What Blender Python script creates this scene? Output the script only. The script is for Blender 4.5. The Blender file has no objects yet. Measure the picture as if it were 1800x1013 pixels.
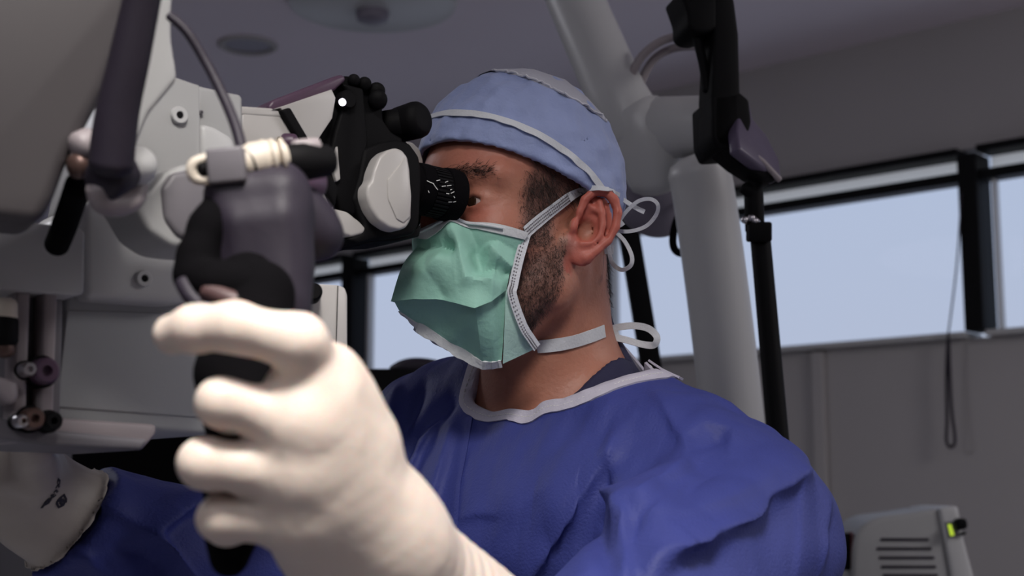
import bpy, bmesh, math, random
import numpy as np
from mathutils import Vector, Matrix
random.seed(7); np.random.seed(7)
D = bpy.data
C = bpy.context.scene.collection
S = bpy.context.scene
# ------------------------------------------------------------------ camera
W, Hh, F = 1800.0, 1013.0, 2500.0            # frame and focal length in pixels
CAM = np.array([0.0, 0.0, 1.35]); PITCH = math.radians(8.4)
cp, sp = math.cos(PITCH), math.sin(PITCH)
RT = np.array([1.0, 0, 0]); FW = np.array([0, cp, sp]); UP = np.array([0, -sp, cp])
cam = D.cameras.new('camera'); cam.sensor_width = 36.0; cam.lens = 36.0 * F / W
cam.clip_start = 0.02; cam.clip_end = 200
cam.dof.use_dof = True; cam.dof.focus_distance = 1.27; cam.dof.aperture_fstop = 7.5
cobj = D.objects.new('camera', cam); C.objects.link(cobj)
cobj.location = CAM; cobj.rotation_euler = (math.radians(90) + PITCH, 0, 0)
S.camera = cobj
S.view_settings.view_transform = 'Standard'; S.view_settings.look = 'None'
S.view_settings.gamma = 1.0; S.view_settings.use_curve_mapping = False
S.view_settings.exposure = 0.0
# ------------------------------------------------------------------ world
w = D.worlds.new('overcast_sky'); S.world = w; w.use_nodes = True
wn = w.node_tree; bg = wn.nodes['Background']
tc = wn.nodes.new('ShaderNodeTexCoord'); sx = wn.nodes.new('ShaderNodeSeparateXYZ')
cr = wn.nodes.new('ShaderNodeValToRGB')
wn.links.new(tc.outputs['Generated'], sx.inputs[0]); wn.links.new(sx.outputs['Z'], cr.inputs[0])
cr.color_ramp.elements[0].color = (.48, .53, .66, 1); cr.color_ramp.elements[1].color = (.42, .54, .74, 1)
cr.color_ramp.elements[0].position = .05; cr.color_ramp.elements[1].position = .6
wn.links.new(cr.outputs[0], bg.inputs[0]); bg.inputs[1].default_value = 1.0
# ------------------------------------------------------------------ lamps
def area(name, loc, target, size, energy, col=(1, 1, 1), spread=180):
    l = D.lights.new(name, 'AREA'); l.shape = 'DISK'; l.size = size; l.energy = energy; l.color = col
    l.spread = math.radians(spread)
    o = D.objects.new(name, l); C.objects.link(o); o.location = loc
    o.rotation_euler = (Vector(target) - Vector(loc)).to_track_quat('-Z', 'Y').to_euler(); return o
area('operating_lamp', (.05, .05, 2.45), (-.05, .72, 1.28), .35, 3.8, (1, .95, .90), 60)
area('rear_fill', (-.6, -1.2, 2.9), (.1, 1.3, 1.3), 1.3, 15, (.95, .95, 1))  # added soft fill from behind the camera, not a fixture of the room
area('far_fill', (3.0, 1.0, 2.95), (3.0, 1.6, 0), 1.2, 40, (1, .96, .97))  # added fill out of frame, lifts the dark right side of the room
area('left_fill', (-2.6, 3.2, 2.95), (-2.4, 3.4, 0), 1.2, 22, (.93, .93, 1))  # added fill out of frame, lifts the dark left side of the room

# ------------------------------------------------------------------ picture-to-place helpers
def ray(px, py):
    v = FW + (px - W / 2) / F * RT - (py - Hh / 2) / F * UP
    return v
def P(px, py, d): return CAM + ray(px, py) * d
def on_plane(px, py, o, n):
    v = ray(px, py); return CAM + v * (np.dot(o - CAM, n) / np.dot(v, n))
def px_of(p):
    q = np.asarray(p) - CAM; d = q @ FW
    return W / 2 + F * (q @ RT) / d, Hh / 2 - F * (q @ UP) / d, d
def nrm(v): v = np.asarray(v, float); return v / np.linalg.norm(v)

# ------------------------------------------------------------------ materials
def lin(c):
    return tuple(((x / 255) / 12.92 if x / 255 <= .04045 else ((x / 255 + .055) / 1.055) ** 2.4) for x in c)
def mat(name, col, rough=.5, metal=0., bump=0., bscale=60., spec=.5, var=0., vscale=8., sss=0., sheen=0., tint=None, coat=0.):
    m = D.materials.new(name); m.use_nodes = True; nt = m.node_tree; b = nt.nodes['Principled BSDF']
    b.inputs['Base Color'].default_value = (*col, 1); b.inputs['Roughness'].default_value = rough
    b.inputs['Metallic'].default_value = metal; b.inputs['Specular IOR Level'].default_value = spec
    if coat: b.inputs['Coat Weight'].default_value = coat; b.inputs['Coat Roughness'].default_value = .15
    if sss:
        b.inputs['Subsurface Weight'].default_value = sss; b.inputs['Subsurface Radius'].default_value = (1, .35, .2)
        b.inputs['Subsurface Scale'].default_value = .006
    if sheen: b.inputs['Sheen Weight'].default_value = sheen
    co = nt.nodes.new('ShaderNodeTexCoord')
    n = nt.nodes.new('ShaderNodeTexNoise'); n.inputs['Scale'].default_value = vscale; n.inputs['Detail'].default_value = 5
    nt.links.new(co.outputs['Object'], n.inputs['Vector'])
    if var:
        mx = nt.nodes.new('ShaderNodeMix'); mx.data_type = 'RGBA'
        mx.inputs[6].default_value = (*[c * (1 - var) for c in col], 1)
        mx.inputs[7].default_value = (*[min(1, c * (1 + var)) for c in col], 1)
        nt.links.new(n.outputs[0], mx.inputs[0]); nt.links.new(mx.outputs[2], b.inputs['Base Color'])
    if bump:
        n2 = nt.nodes.new('ShaderNodeTexNoise'); n2.inputs['Scale'].default_value = bscale; n2.inputs['Detail'].default_value = 4
        nt.links.new(co.outputs['Object'], n2.inputs['Vector'])
        bp = nt.nodes.new('ShaderNodeBump'); bp.inputs['Strength'].default_value = bump; bp.inputs['Distance'].default_value = .002
        nt.links.new(n2.outputs[0], bp.inputs['Height']); nt.links.new(bp.outputs[0], b.inputs['Normal'])
    return m
def emat(name, col, s):
    m = D.materials.new(name); m.use_nodes = True; b = m.node_tree.nodes['Principled BSDF']
    b.inputs['Base Color'].default_value = (0, 0, 0, 1)
    b.inputs['Emission Color'].default_value = (*col, 1); b.inputs['Emission Strength'].default_value = s; return m
M = dict(
    ceiling=mat('ceiling_paint', (.80, .73, .79), .8, bump=.05, bscale=30, var=.05, vscale=1.2),
    wall=mat('wall_paint', (.43, .41, .41), .8, bump=.05, bscale=40, var=.06, vscale=1.5),
    floor=mat('floor_vinyl', (.42, .42, .45), .4, var=.1),
    frame=mat('window_frame_black', (.004, .004, .005), .6, spec=.15),
    sill=mat('sill_white', (.5, .5, .5), .5),
    arm=mat('pendant_enamel', (.52, .52, .52), .38, var=.03, vscale=3),
    armdark=mat('pendant_violet_grey', (.22, .2, .25), .45, var=.1),  # grey-violet of the joint cover, downlight well and ceiling sensor
    black=mat('black_plastic', (.0035, .0033, .004), .65, spec=.12, bump=.05, bscale=300),
    blackmat=mat('black_rubber', (.003, .0027, .0035), .9, spec=.06, bump=.2, bscale=400),
    violet=mat('violet_grey_plastic', (.015, .010, .021), .62, bump=.08, bscale=250, var=.12, vscale=25),
    plum=mat('plum_plastic', (.085, .045, .080), .4, var=.15, vscale=20),
    white=mat('warm_white_enamel', (.50, .48, .46), .35, var=.03),
    grey=mat('scope_grey_enamel', (.36, .36, .36), .42, bump=.04, bscale=350, var=.04, vscale=5),
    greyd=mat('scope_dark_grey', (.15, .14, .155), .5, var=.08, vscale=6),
    greym=mat('scope_mid_grey', (.40, .41, .42), .45, bump=.04, bscale=350, var=.05),
    armn=mat('arm_dark_enamel', (.060, .053, .056), .5, var=.05, vscale=6),
    mauve=mat('mauve_grey_plastic', (.30, .26, .27), .5, var=.06, vscale=5),
    chrome=mat('brushed_metal', (.6, .58, .6), .28, 1., bump=.03, bscale=200),
    brass=mat('brass_fitting', (.11, .065, .055), .4, .5),
    cream=mat('cream_rubber', (.62, .55, .46), .5),
    skin=None,
    print=mat('black_print', (.02, .018, .03), .6),
    mark=mat('white_marking', (.75, .75, .72), .5),
    green=emat('green_indicator', (.55, .75, .05), .8),
)
# ------------------------------------------------------------------ objects
def tag(o, label=None, cat=None, group=None, kind=None):
    if label: o['label'] = label
    if cat: o['category'] = cat
    if group: o['group'] = group
    if kind: o['kind'] = kind
    return o
def thing(name, label, cat, loc=(0, 0, 0), group=None):
    o = D.objects.new(name, None); C.objects.link(o); o.location = [float(x) for x in loc]; o.empty_display_size = .05
    bpy.context.view_layer.update()
    return tag(o, label, cat, group)
def wloc(o):
    l = Vector(o.location)
    while o.parent: o = o.parent; l += Vector(o.location)
    return l
def obj(name, vf, m, parent=None, smooth=40, label=None):
    """vf = (verts, faces) in world coordinates or a bmesh; one mesh object"""
    me = D.meshes.new(name)
    if isinstance(vf, bmesh.types.BMesh): vf.to_mesh(me); vf.free()
    else:
        v, f = vf; v = np.asarray(v, float)
        f_ = f.tolist() if isinstance(f, np.ndarray) else f
        me.from_pydata(v.tolist(), [], f_)
    me.update()
    co = np.empty(len(me.vertices) * 3); me.vertices.foreach_get('co', co); co = co.reshape(-1, 3)
    if parent is not None: org = np.array(wloc(parent))
    else: org = np.array([co[:, 0].mean(), co[:, 1].mean(), co[:, 2].min()])
    co = co - org; me.vertices.foreach_set('co', co.ravel())
    if smooth:
        me.shade_smooth()
        if smooth < 180: me.set_sharp_from_angle(angle=math.radians(smooth))
    me.update()
    me.materials.append(m)
    o = D.objects.new(name, me); C.objects.link(o)
    if parent is not None: o.parent = parent
    else: o.location = org
    if label: o['label'] = label
    return o
def merge(parts):
    V, Fs, n = [], [], 0
    for v, f in parts:
        v = np.asarray(v, float); V.append(v); Fs += [[int(i) + n for i in q] for q in f]; n += len(v)
    return np.vstack(V), Fs
def bm_out(bm):
    bmesh.ops.recalc_face_normals(bm, faces=bm.faces)
    bm.verts.index_update(); v = np.array([x.co[:] for x in bm.verts]); f = [[q.index for q in fc.verts] for fc in bm.faces]; bm.free(); return v, f
def prism(top, off, bev=.002, seg=2, scale=1.0):
    """outline (list of points) extruded by the vector off; scale tapers the far end"""
    bm = bmesh.new(); top = np.array(top); c = top.mean(0)
    a = [bm.verts.new(p) for p in top]; b = [bm.verts.new(c + (p - c) * scale + off) for p in top]
    n = len(a); bm.faces.new(a); bm.faces.new(b[::-1])
    for i in range(n): bm.faces.new([a[i], b[i], b[(i + 1) % n], a[(i + 1) % n]])
    bmesh.ops.recalc_face_normals(bm, faces=bm.faces)
    if bev: bmesh.ops.bevel(bm, geom=bm.edges[:], offset=bev, segments=seg, profile=.5, affect='EDGES', clamp_overlap=True)
    return bm_out(bm)
def box(c, ax, half, bev=.002, seg=2):
    """c centre, ax 3x3 rows of axes, half sizes"""
    c = np.array(c); ax = np.array(ax)
    q = [c - ax[0] * half[0] * s1 - ax[1] * half[1] * s2 - ax[2] * half[2] for s1, s2 in ((1, 1), (-1, 1), (-1, -1), (1, -1))]
    return prism(q, ax[2] * half[2] * 2, bev, seg)
def smooth_path(pts, n=8):
    pts = np.array(pts, float); k = len(pts); out = []
    if k < 3: return pts
    for i in range(k - 1):
        p0 = pts[max(i - 1, 0)]; p1 = pts[i]; p2 = pts[i + 1]; p3 = pts[min(i + 2, k - 1)]
        for t in np.linspace(0, 1, n, endpoint=False):
            out.append(.5 * ((2 * p1) + (-p0 + p2) * t + (2 * p0 - 5 * p1 + 4 * p2 - p3) * t ** 2 + (-p0 + 3 * p1 - 3 * p2 + p3) * t ** 3))
    out.append(pts[-1]); return np.array(out)
def tube(pts, r, n=20, caps=True, rnd=True):
    pts = np.array(pts, float); k = len(pts); r = np.broadcast_to(r, (k,)).astype(float)
    if rnd and caps:   # rounded ends
        d0 = nrm(pts[0] - pts[1]); d1 = nrm(pts[-1] - pts[-2]); A = [0.98, .85, .55]; 
        hd = [pts[0] + d0 * r[0] * s * .55 for s in (1., .87, .5)]; hr = [r[0] * s for s in (.05, .5, .87)]
        tl = [pts[-1] + d1 * r[-1] * s * .55 for s in (.5, .87, 1.)]; tr = [r[-1] * s for s in (.87, .5, .05)]
        pts = np.vstack([hd, pts, tl]); r = np.concatenate([hr, r, tr]); k = len(pts)
    T = np.gradient(pts, axis=0); T /= np.linalg.norm(T, axis=1)[:, None] + 1e-12
    u = nrm(np.cross(T[0], [0.13, .2, 1]) if abs(T[0][2]) < .9 else np.cross(T[0], [1, .1, 0])); V = []
    for i in range(k):
        u = nrm(u - T[i] * (u @ T[i])); v = np.cross(T[i], u)
        for j in range(n):
            a = 2 * math.pi * j / n; V.append(pts[i] + r[i] * (math.cos(a) * u + math.sin(a) * v))
    Fs = [[i * n + j, i * n + (j + 1) % n, (i + 1) * n + (j + 1) % n, (i + 1) * n + j] for i in range(k - 1) for j in range(n)]
    if caps: Fs.append(list(range(n))[::-1]); Fs.append(list(range((k - 1) * n, k * n)))
    return np.array(V), Fs
def lathe(o, ax, prof, n=48):
    """prof = [(distance along ax, radius)...]"""
    ax = nrm(ax); pts = [np.array(o) + ax * a for a, _ in prof]
    u = nrm(np.cross(ax, [0.1, .2, 1])); v = np.cross(ax, u); V = []
    for (a, r) in prof:
        for j in range(n):
            t = 2 * math.pi * j / n; V.append(np.array(o) + ax * a + r * (math.cos(t) * u + math.sin(t) * v))
    k = len(prof)
    Fs = [[i * n + j, i * n + (j + 1) % n, (i + 1) * n + (j + 1) % n, (i + 1) * n + j] for i in range(k - 1) for j in range(n)]
    Fs.append(list(range(n))[::-1]); Fs.append(list(range((k - 1) * n, k * n)))
    return np.array(V), Fs
def ribbon(pts, nor, width, th=.0008):
    """flat strip along pts, lying on normals nor"""
    pts = np.array(pts); k = len(pts); T = np.gradient(pts, axis=0); T /= np.linalg.norm(T, axis=1)[:, None] + 1e-12
    wd = np.broadcast_to(width, (k,)); V = []
    for i in range(k):
        n_ = np.array(nor[i]); s = nrm(np.cross(T[i], n_)); n_ = nrm(np.cross(s, T[i]))
        for a, b in ((-.5, 0), (.5, 0), (.5, 1), (-.5, 1)): V.append(pts[i] + s * wd[i] * a + n_ * th * b)
    Fs = []
    for i in range(k - 1):
        for j in range(4): Fs.append([i * 4 + j, i * 4 + (j + 1) % 4, (i + 1) * 4 + (j + 1) % 4, (i + 1) * 4 + j])
    Fs += [[0, 1, 2, 3], [(k - 1) * 4 + j for j in (3, 2, 1, 0)]]
    bm = bmesh.new(); vs = [bm.verts.new(v) for v in V]
    for f in Fs:
        try: bm.faces.new([vs[i] for i in f])
        except ValueError: pass
    return bm_out(bm)
# ------------------------------------------------------------------ sculpting with distance fields
def L(v): return np.sqrt((v * v).sum(1))
def ell(p, c, r, R=None):
    q = p - np.array(c)
    if R is not None: q = q @ np.array(R).T
    r = np.array(r); k0 = L(q / r); k1 = L(q / (r * r)) + 1e-9; return k0 * (k0 - 1) / k1
def rc(p, a, b, ra, rb):
    a = np.array(a); b = np.array(b); pa = p - a; ba = b - a
    h = np.clip(pa @ ba / (ba @ ba), 0, 1); return L(pa - h[:, None] * ba) - (ra + (rb - ra) * h)
def rbox(p, c, R, half, r):
    q = np.abs((p - np.array(c)) @ np.array(R).T) - (np.array(half) - r)
    return L(np.maximum(q, 0)) + np.minimum(q.max(1), 0) - r
def smin(a, b, k):
    h = np.clip(.5 + .5 * (b - a) / k, 0, 1); return b + (a - b) * h - k * h * (1 - h)
def smax(a, b, k): return -smin(-a, -b, k)
def chain(p, pts, rs, k=.002):
    d = None
    for i in range(len(pts) - 1):
        e = rc(p, pts[i], pts[i + 1], rs[i], rs[i + 1]); d = e if d is None else smin(d, e, k)
    return d
def snet(f, lo, hi, h, B=10, marg=1.3):
    lo = np.array(lo, float); hi = np.array(hi, float); nb = np.ceil((hi - lo) / (h * B)).astype(int)
    g = np.stack(np.meshgrid(*[np.arange(n) for n in nb], indexing='ij'), -1).reshape(-1, 3)
    d = f(lo + (g + .5) * h * B); act = g[np.abs(d) < (h * B * .87 + 2 * h) * marg]
    n = B + 1; l = np.stack(np.meshgrid(*[np.arange(n)] * 3, indexing='ij'), -1).reshape(-1, 3)
    out = []
    for s in range(0, len(act), 300):
        a = act[s:s + 300]; idx = (a[:, None, :] * B + l[None]); out.append(f(lo + idx.reshape(-1, 3) * h).reshape(-1, n, n, n))
    V = np.concatenate(out); na = len(act); neg = V < 0
    off = [(i, j, k) for i in (0, 1) for j in (0, 1) for k in (0, 1)]
    def sl(A, o): return A[:, o[0]:o[0] + B, o[1]:o[1] + B, o[2]:o[2] + B]
    cnt = sum(sl(neg, o).astype(np.int8) for o in off); cell = np.argwhere((cnt > 0) & (cnt < 8))
    b_, i_, j_, k_ = cell.T; acc = np.zeros((len(cell), 3)); num = np.zeros(len(cell))
    for o in off:
        for ax in range(3):
            if o[ax]: continue
            o2 = list(o); o2[ax] = 1
            v0 = V[b_, i_ + o[0], j_ + o[1], k_ + o[2]]; v1 = V[b_, i_ + o2[0], j_ + o2[1], k_ + o2[2]]
            m = (v0 < 0) != (v1 < 0); t = np.where(m, v0 / np.where(m, v0 - v1, 1), 0)
            q = np.tile(np.array(o, float), (len(cell), 1)); q[:, ax] += t; acc += q * m[:, None]; num += m
    gi = act[b_] * B + cell[:, 1:]; pos = lo + (gi + acc / num[:, None]) * h
    N = nb * B + 3
    def key(x): return ((x[:, 0] + 1) * N[1] + (x[:, 1] + 1)) * N[2] + x[:, 2] + 1
    ks = key(gi); od = np.argsort(ks); ks = ks[od]; pos = pos[od]
    quads = []
    for ax in range(3):
        o2 = [0, 0, 0]; o2[ax] = 1; s0 = sl(neg, (0, 0, 0)); s1 = sl(neg, o2)
        e = np.argwhere(s0 != s1)
        if not len(e): continue
        flip = s0[tuple(e.T)]; gp = act[e[:, 0]] * B + e[:, 1:]
        b = np.zeros(3, int); c = np.zeros(3, int); b[(ax + 1) % 3] = 1; c[(ax + 2) % 3] = 1
        q = np.stack([key(gp - b - c), key(gp - c), key(gp), key(gp - b)], 1)
        ii = np.searchsorted(ks, q); ii = np.clip(ii, 0, len(ks) - 1); ok = (ks[ii] == q).all(1)
        ii = ii[ok]; fl = flip[ok]; ii[~fl] = ii[~fl][:, ::-1]; quads.append(ii)
    return pos, np.vstack(quads)
def relax(vf, it=2, k=.5):
    v, f = vf; f = np.asarray(f); a = np.concatenate([f[:, [0, 1]], f[:, [1, 2]], f[:, [2, 3]], f[:, [3, 0]]]); n = len(v)
    i = np.concatenate([a[:, 0], a[:, 1]]); j = np.concatenate([a[:, 1], a[:, 0]]); cnt = np.bincount(i, minlength=n)[:, None] + 1e-9
    for _ in range(it):
        s = np.stack([np.bincount(i, v[j, c], n) for c in range(3)], 1) / cnt; v = v * (1 - k) + s * k
    return v, f
def grad(f, p, e=.0008):
    p = np.atleast_2d(p); g = np.stack([f(p + np.eye(3)[i] * e) - f(p - np.eye(3)[i] * e) for i in range(3)], 1)
    return g / (L(g)[:, None] + 1e-9)
def hit(f, pxs, d0=.3, d1=4., step=.7):
    """where the sight lines through the given picture points meet a surface; misses slide to the nearest approach"""
    v = np.array([ray(*q) for q in pxs]); ln = L(v); v = v / ln[:, None]; t = np.full(len(v), d0); best = t.copy(); bd = np.full(len(v), 9.)
    for _ in range(220):
        p = CAM + v * t[:, None]; d = f(p); m = d < bd; bd[m] = d[m]; best[m] = t[m]
        t = t + np.maximum(d * step, .0004) * (d > .0002); 
    p = CAM + v * best[:, None]
    g = grad(f, p); dd = f(p)
    return p - g * dd[:, None], g
def proj(f, p, n=4):
    p = np.atleast_2d(p).astype(float)
    for _ in range(n): p = p - grad(f, p) * f(p)[:, None]
    return p
def wob(p, s, amp, seed=0):
    r = np.random.RandomState(seed); d = 0
    for i in range(6):
        k = r.normal(size=3) * s * (1 + .6 * i); d = d + np.sin(p @ k + r.uniform(0, 6.28)) * amp / (1 + .6 * i)
    return d
# ================================================================== THE ROOM
WD = np.array([-.742, .671, 0]); WD /= np.linalg.norm(WD)          # along the window wall, away to the left
WN = np.array([WD[1], -WD[0], 0]); WN = -WN if WN[1] > 0 else WN      # into the room
A0 = np.array([1.456, 5.2, 0])
def wall_pt(px, py): return on_plane(px, py, A0, WN)
def wu(px, py=500): return float((wall_pt(px, py) - A0) @ WD)
def wz(px, py): return float(wall_pt(px, py)[2])
def wp(u, z, v=0.): q = A0 + WD * u + WN * v; return np.array([q[0], q[1], z])
def wbox(u0, u1, z0, z1, v0, v1, bev=.003):
    return prism([wp(u0, z0, v1), wp(u1, z0, v1), wp(u1, z1, v1), wp(u0, z1, v1)], WN * (v0 - v1), bev, 1)
def struct(name, vf, m, parent=None):
    o = obj(name, vf, m, parent, 30)
    if parent is None: o['kind'] = 'structure'
    return o
ZC = wz(1600, 57)
ZR1, ZR0 = wz(1600, 280), wz(1600, 292); ZT1, ZT0 = wz(1600, 320), wz(1600, 337); ZS1, ZS0 = wz(1600, 593), wz(1600, 603)
UA, UB = -5., 9.5; VB = 7.2; T = .12
struct('wall_back', merge([wbox(UA, UB, 0, ZS0, -T, 0, 0), wbox(UA, UB, ZR1, ZC, -T, 0, 0)]), M['wall'])
struct('wall_left', wbox(UB, UB + T, 0, ZC, -T, VB, 0), M['wall'])
struct('wall_right', wbox(UA - T, UA, 0, ZC, -T, VB, 0), M['wall'])
struct('wall_front', wbox(UA - T, UB + T, 0, ZC, VB, VB + T, 0), M['wall'])
struct('floor', wbox(UA - T, UB + T, -.1, 0, -T, VB + T, 0), M['floor'])
struct('ceiling', wbox(UA - T, UB + T, ZC, ZC + .1, -T, VB + T, 0), M['ceiling'])
glass = D.materials.new('window_glass'); glass.use_nodes = True; nt = glass.node_tree; nt.nodes.clear()
o_ = nt.nodes.new('ShaderNodeOutputMaterial'); mx = nt.nodes.new('ShaderNodeMixShader'); tr = nt.nodes.new('ShaderNodeBsdfTransparent')
gl = nt.nodes.new('ShaderNodeBsdfGlossy'); gl.inputs['Roughness'].default_value = .02; mx.inputs[0].default_value = .001
tr.inputs[0].default_value = (.97, .98, 1, 1)
nt.links.new(tr.outputs[0], mx.inputs[1]); nt.links.new(gl.outputs[0], mx.inputs[2]); nt.links.new(mx.outputs[0], o_.inputs[0])
# mullions between the windows (picture x of their edges near the sill)
mul = [(wu(1702), wu(1736)), (wu(1040), wu(1058)), (wu(612), wu(631))]
uw = [(UA, mul[0][0]), (mul[0][1], mul[1][0]), (mul[1][1], mul[2][0]), (mul[2][1], UB)]
uw = [(UA, wu(1736)), (wu(1702), wu(1058)), (wu(1040), wu(631)), (wu(612), UB)]
rollm = D.materials.new('translucent_blind'); rollm.use_nodes = True; nt = rollm.node_tree; nt.nodes.clear()
o_ = nt.nodes.new('ShaderNodeOutputMaterial'); tl_ = nt.nodes.new('ShaderNodeBsdfTranslucent'); df = nt.nodes.new('ShaderNodeBsdfDiffuse'); mx = nt.nodes.new('ShaderNodeMixShader')
tl_.inputs[0].default_value = (.97, .93, .86, 1); df.inputs[0].default_value = (.8, .78, .75, 1); mx.inputs[0].default_value = .12
nt.links.new(tl_.outputs[0], mx.inputs[1]); nt.links.new(df.outputs[0], mx.inputs[2]); nt.links.new(mx.outputs[0], o_.inputs[0])
for i, (a, b) in enumerate(uw):
    f = struct('window_%d' % (i + 1), merge([wbox(a, b, ZR0, ZR1, -.06, .05), wbox(a, b, ZT0, ZT1, -.05, .03)]), M['frame'])
    if i < 3:
        k = (wu(1736), wu(1702)) if i == 0 else (wu(1058), wu(1040)) if i == 1 else (wu(631), wu(612))
        obj('mullion', wbox(k[0], k[1], ZS1, ZR0, -.07, .05), M['frame'], f, 30)
    obj('window_pane', wbox(a, b, ZS1, ZR0, -.045, -.04, 0), glass, f, 0)
    obj('blind_cassette', wbox(a + .01, b - .01, ZT1 - .01, ZR0 + .01, -.075, -.062, 0), rollm, f)
    obj('window_sill', wbox(a, b, ZS0, ZS1, -.10, .045), M['sill'], f, 30)
for i, (a, b) in enumerate(((wu(1759), wu(1753)), (wu(1082), wu(1077)), (wu(652), wu(647)))):
    struct('trim_%d' % (i + 1), wbox(min(a, b), max(a, b), ZS1, ZT0, -.03, .01), M['sill'])
struct('trim_4', wbox(wu(1447), wu(1428), .1, ZS0 - .01, 0, .03), M['wall'])
struct('trim_5', wbox(UA, wu(1404), .95, .98, 0, .018), M['wall'])
# blind cord
q = [wall_pt(1703, 345) + WN * .06, wall_pt(1697, 470) + WN * .07, wall_pt(1682, 592) + WN * .07]
lp = [(1682, 592), (1679, 660), (1680, 740), (1679, 775), (1686, 787), (1694, 775), (1688, 720), (1684, 640), (1683, 600)]
cord = thing('blind_cord', 'dark looped blind cord hanging down across the window on the right', 'cord', q[0])
obj('cord', tube(smooth_path(q), .0035, 8), M['violet'], cord)
obj('loop', tube(smooth_path([wall_pt(*a) + WN * .07 for a in lp]), .006, 8), M['violet'], cord)
# recessed downlight and the light disc on the ceiling
def ceil_pt(px, py): return on_plane(px, py, np.array([0, 0, ZC]), np.array([0, 0, 1.]))
c = ceil_pt(436, 78); dn = np.array([0, 0, -1.])
t = thing('ceiling_downlight', 'small unlit recessed downlight with a dark rim in the ceiling above the cable', 'light', c)
obj('rim', lathe(c, dn, [(-.0, .115), (.008, .115), (.014, .105), (.008, .09), (0, .09)]), M['wall'], t)
obj('well', lathe(c, dn, [(.0005, .09), (.003, .088)]), M['armdark'], t)
c = ceil_pt(655, 2)
t = thing('ceiling_dome', 'pale round ceiling mount with a small dark centre at the top of the picture', 'ceiling fixture', c)
obj('disc', lathe(c, dn, [(0, .30), (.02, .29), (.035, .24), (.04, .05)]), M['arm'], t)
obj('sensor', lathe(c, dn, [(.03, .06), (.07, .055), (.08, .03)]), M['armdark'], t)

# ================================================================== BEHIND THE SURGEON
# white pendant arm hanging from the ceiling
d = 2.0
pa = thing('pendant_arm', 'thick white jointed ceiling arm coming down behind the surgeon', 'arm', P(1250, 230, d))
up0 = P(985, -60, 2.15); up1 = P(1085, 170, 2.02)
top = up0 + nrm(up0 - up1) * ((ZC - up0[2]) / nrm(up0 - up1)[2])
obj('upper_tube', tube([top, up0, up1, P(1120, 235, d)], [.042, .042, .043, .047], 40), M['arm'], pa)
obj('elbow', tube([P(1118, 205, d), P(1140, 250, d), P(1150, 320, d)], [.046, .052, .036], 40), M['arm'], pa)
obj('joint', tube([P(1130, 226, d), P(1262, 222, d - .05)], [.044, .0425], 40), M['arm'], pa)
obj('joint_seam', tube([P(1131, 226, d), P(1136, 226, d - .003)], [.0475, .0475], 40, rnd=False), M['greyd'], pa)
obj('lower_tube', tube(smooth_path([P(1228, 300, 1.93), P(1238, 350, 1.93), P(1262, 520, 1.93), P(1290, 760, 1.93), P(1320, 1100, 1.93)], 6), .0425, 40), M['arm'], pa)
def dome(p):
    c = P(1150, 335, 2.15); return smin(ell(p, c, (.065, .06, .065)), rc(p, P(1150, 340, 2.15), P(1160, 362, 2.15), .05, .045), .02)
obj('joint_cover', snet(dome, P(1150, 335, 2.15) - .14, P(1150, 335, 2.15) + .14, .004), M['armdark'], pa)
for k, (dy, dd) in enumerate(((0, 0), (22, .02))):
    obj('cable', tube(smooth_path([P(1112 + k * 8, 190, 2.0), P(1108 + k * 14, 140 + dy, 2.0 + dd), P(1135 + k * 10, 92 + dy * .8, 2.0 + dd), P(1185, 65 + dy * .9, 2.0 + dd), P(1255, 70 + dy * .5, 1.9)]), .006, 12), M['mauve'], pa)
# black bracket, clamp and stand
d = 1.75
bs = thing('monitor_bracket', 'black hinged bracket holding a small tilted screen beside the white arm', 'bracket', P(1280, 120, d))
pl_o = P(1280, 120, d); pl_n = nrm(np.array([.25, -1, 0.05]))
def opx(lst, o=pl_o, n=pl_n): return [on_plane(a, b, o, n) for a, b in lst]
bk = -pl_n
obj('bar', prism(opx([(1252, -30), (1292, -5), (1300, 60), (1303, 165), (1304, 260), (1262, 262), (1252, 240), (1252, 160), (1256, 60)]), bk * .05, .006, 3), M['black'], bs)
obj('clamp', prism(opx([(1195, -20), (1262, -20), (1262, 50), (1240, 58), (1222, 56), (1210, 45), (1210, 22)]), bk * .06, .008, 3), M['black'], bs)
obj('strap', tube(smooth_path(opx([(1232, 40), (1240, 75), (1247, 105), (1254, 150)]) + bk * .02), .006, 12), M['black'], bs)
obj('hinge', prism(opx([(1251, 168), (1300, 160), (1318, 175), (1322, 215), (1310, 255), (1300, 262), (1265, 264), (1254, 240)]), bk * .07, .012, 4), M['black'], bs)
obj('screen', prism([on_plane(a, b, pl_o + bk * .015, nrm(np.array([.75, -.65, .35]))) for a, b in ((1302, 168), (1318, 178), (1324, 208), (1350, 240), (1371, 282), (1374, 308), (1370, 316), (1300, 262), (1296, 230))], nrm(np.array([-.75, .65, -.35])) * .016, .004, 3), mat('violet_screen_shell', (.10, .08, .13), .35), bs)
obj('screen_edge', tube(opx([(1303, 257), (1340, 284), (1370, 316)]), .004, 10), M['mauve'], bs)
obj('tray', prism(opx([(1268, 262), (1306, 255), (1369, 316), (1340, 313), (1300, 288)]), bk * .04, .003), M['black'], bs)
st = thing('equipment_stand', 'tall black stand with chrome fittings right of the white arm', 'stand', [*P(1350, 720, 1.75)[:2], 0])
bot = P(1395, 1000, 1.72)
obj('pole', tube([P(1324, 322, 1.76), P(1325, 345, 1.755), P(1327, 405, 1.75)], [.011, .012, .012], 20), M['black'], st)
obj('lever', tube([P(1308, 330, 1.75), P(1322, 340, 1.75)], .008, 16), M['black'], st)
lowv = nrm(P(1366, 750, 1.72) - P(1335, 400, 1.75)); p0 = P(1335, 400, 1.75); k = (p0[2] - .03) / -lowv[2]
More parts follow.
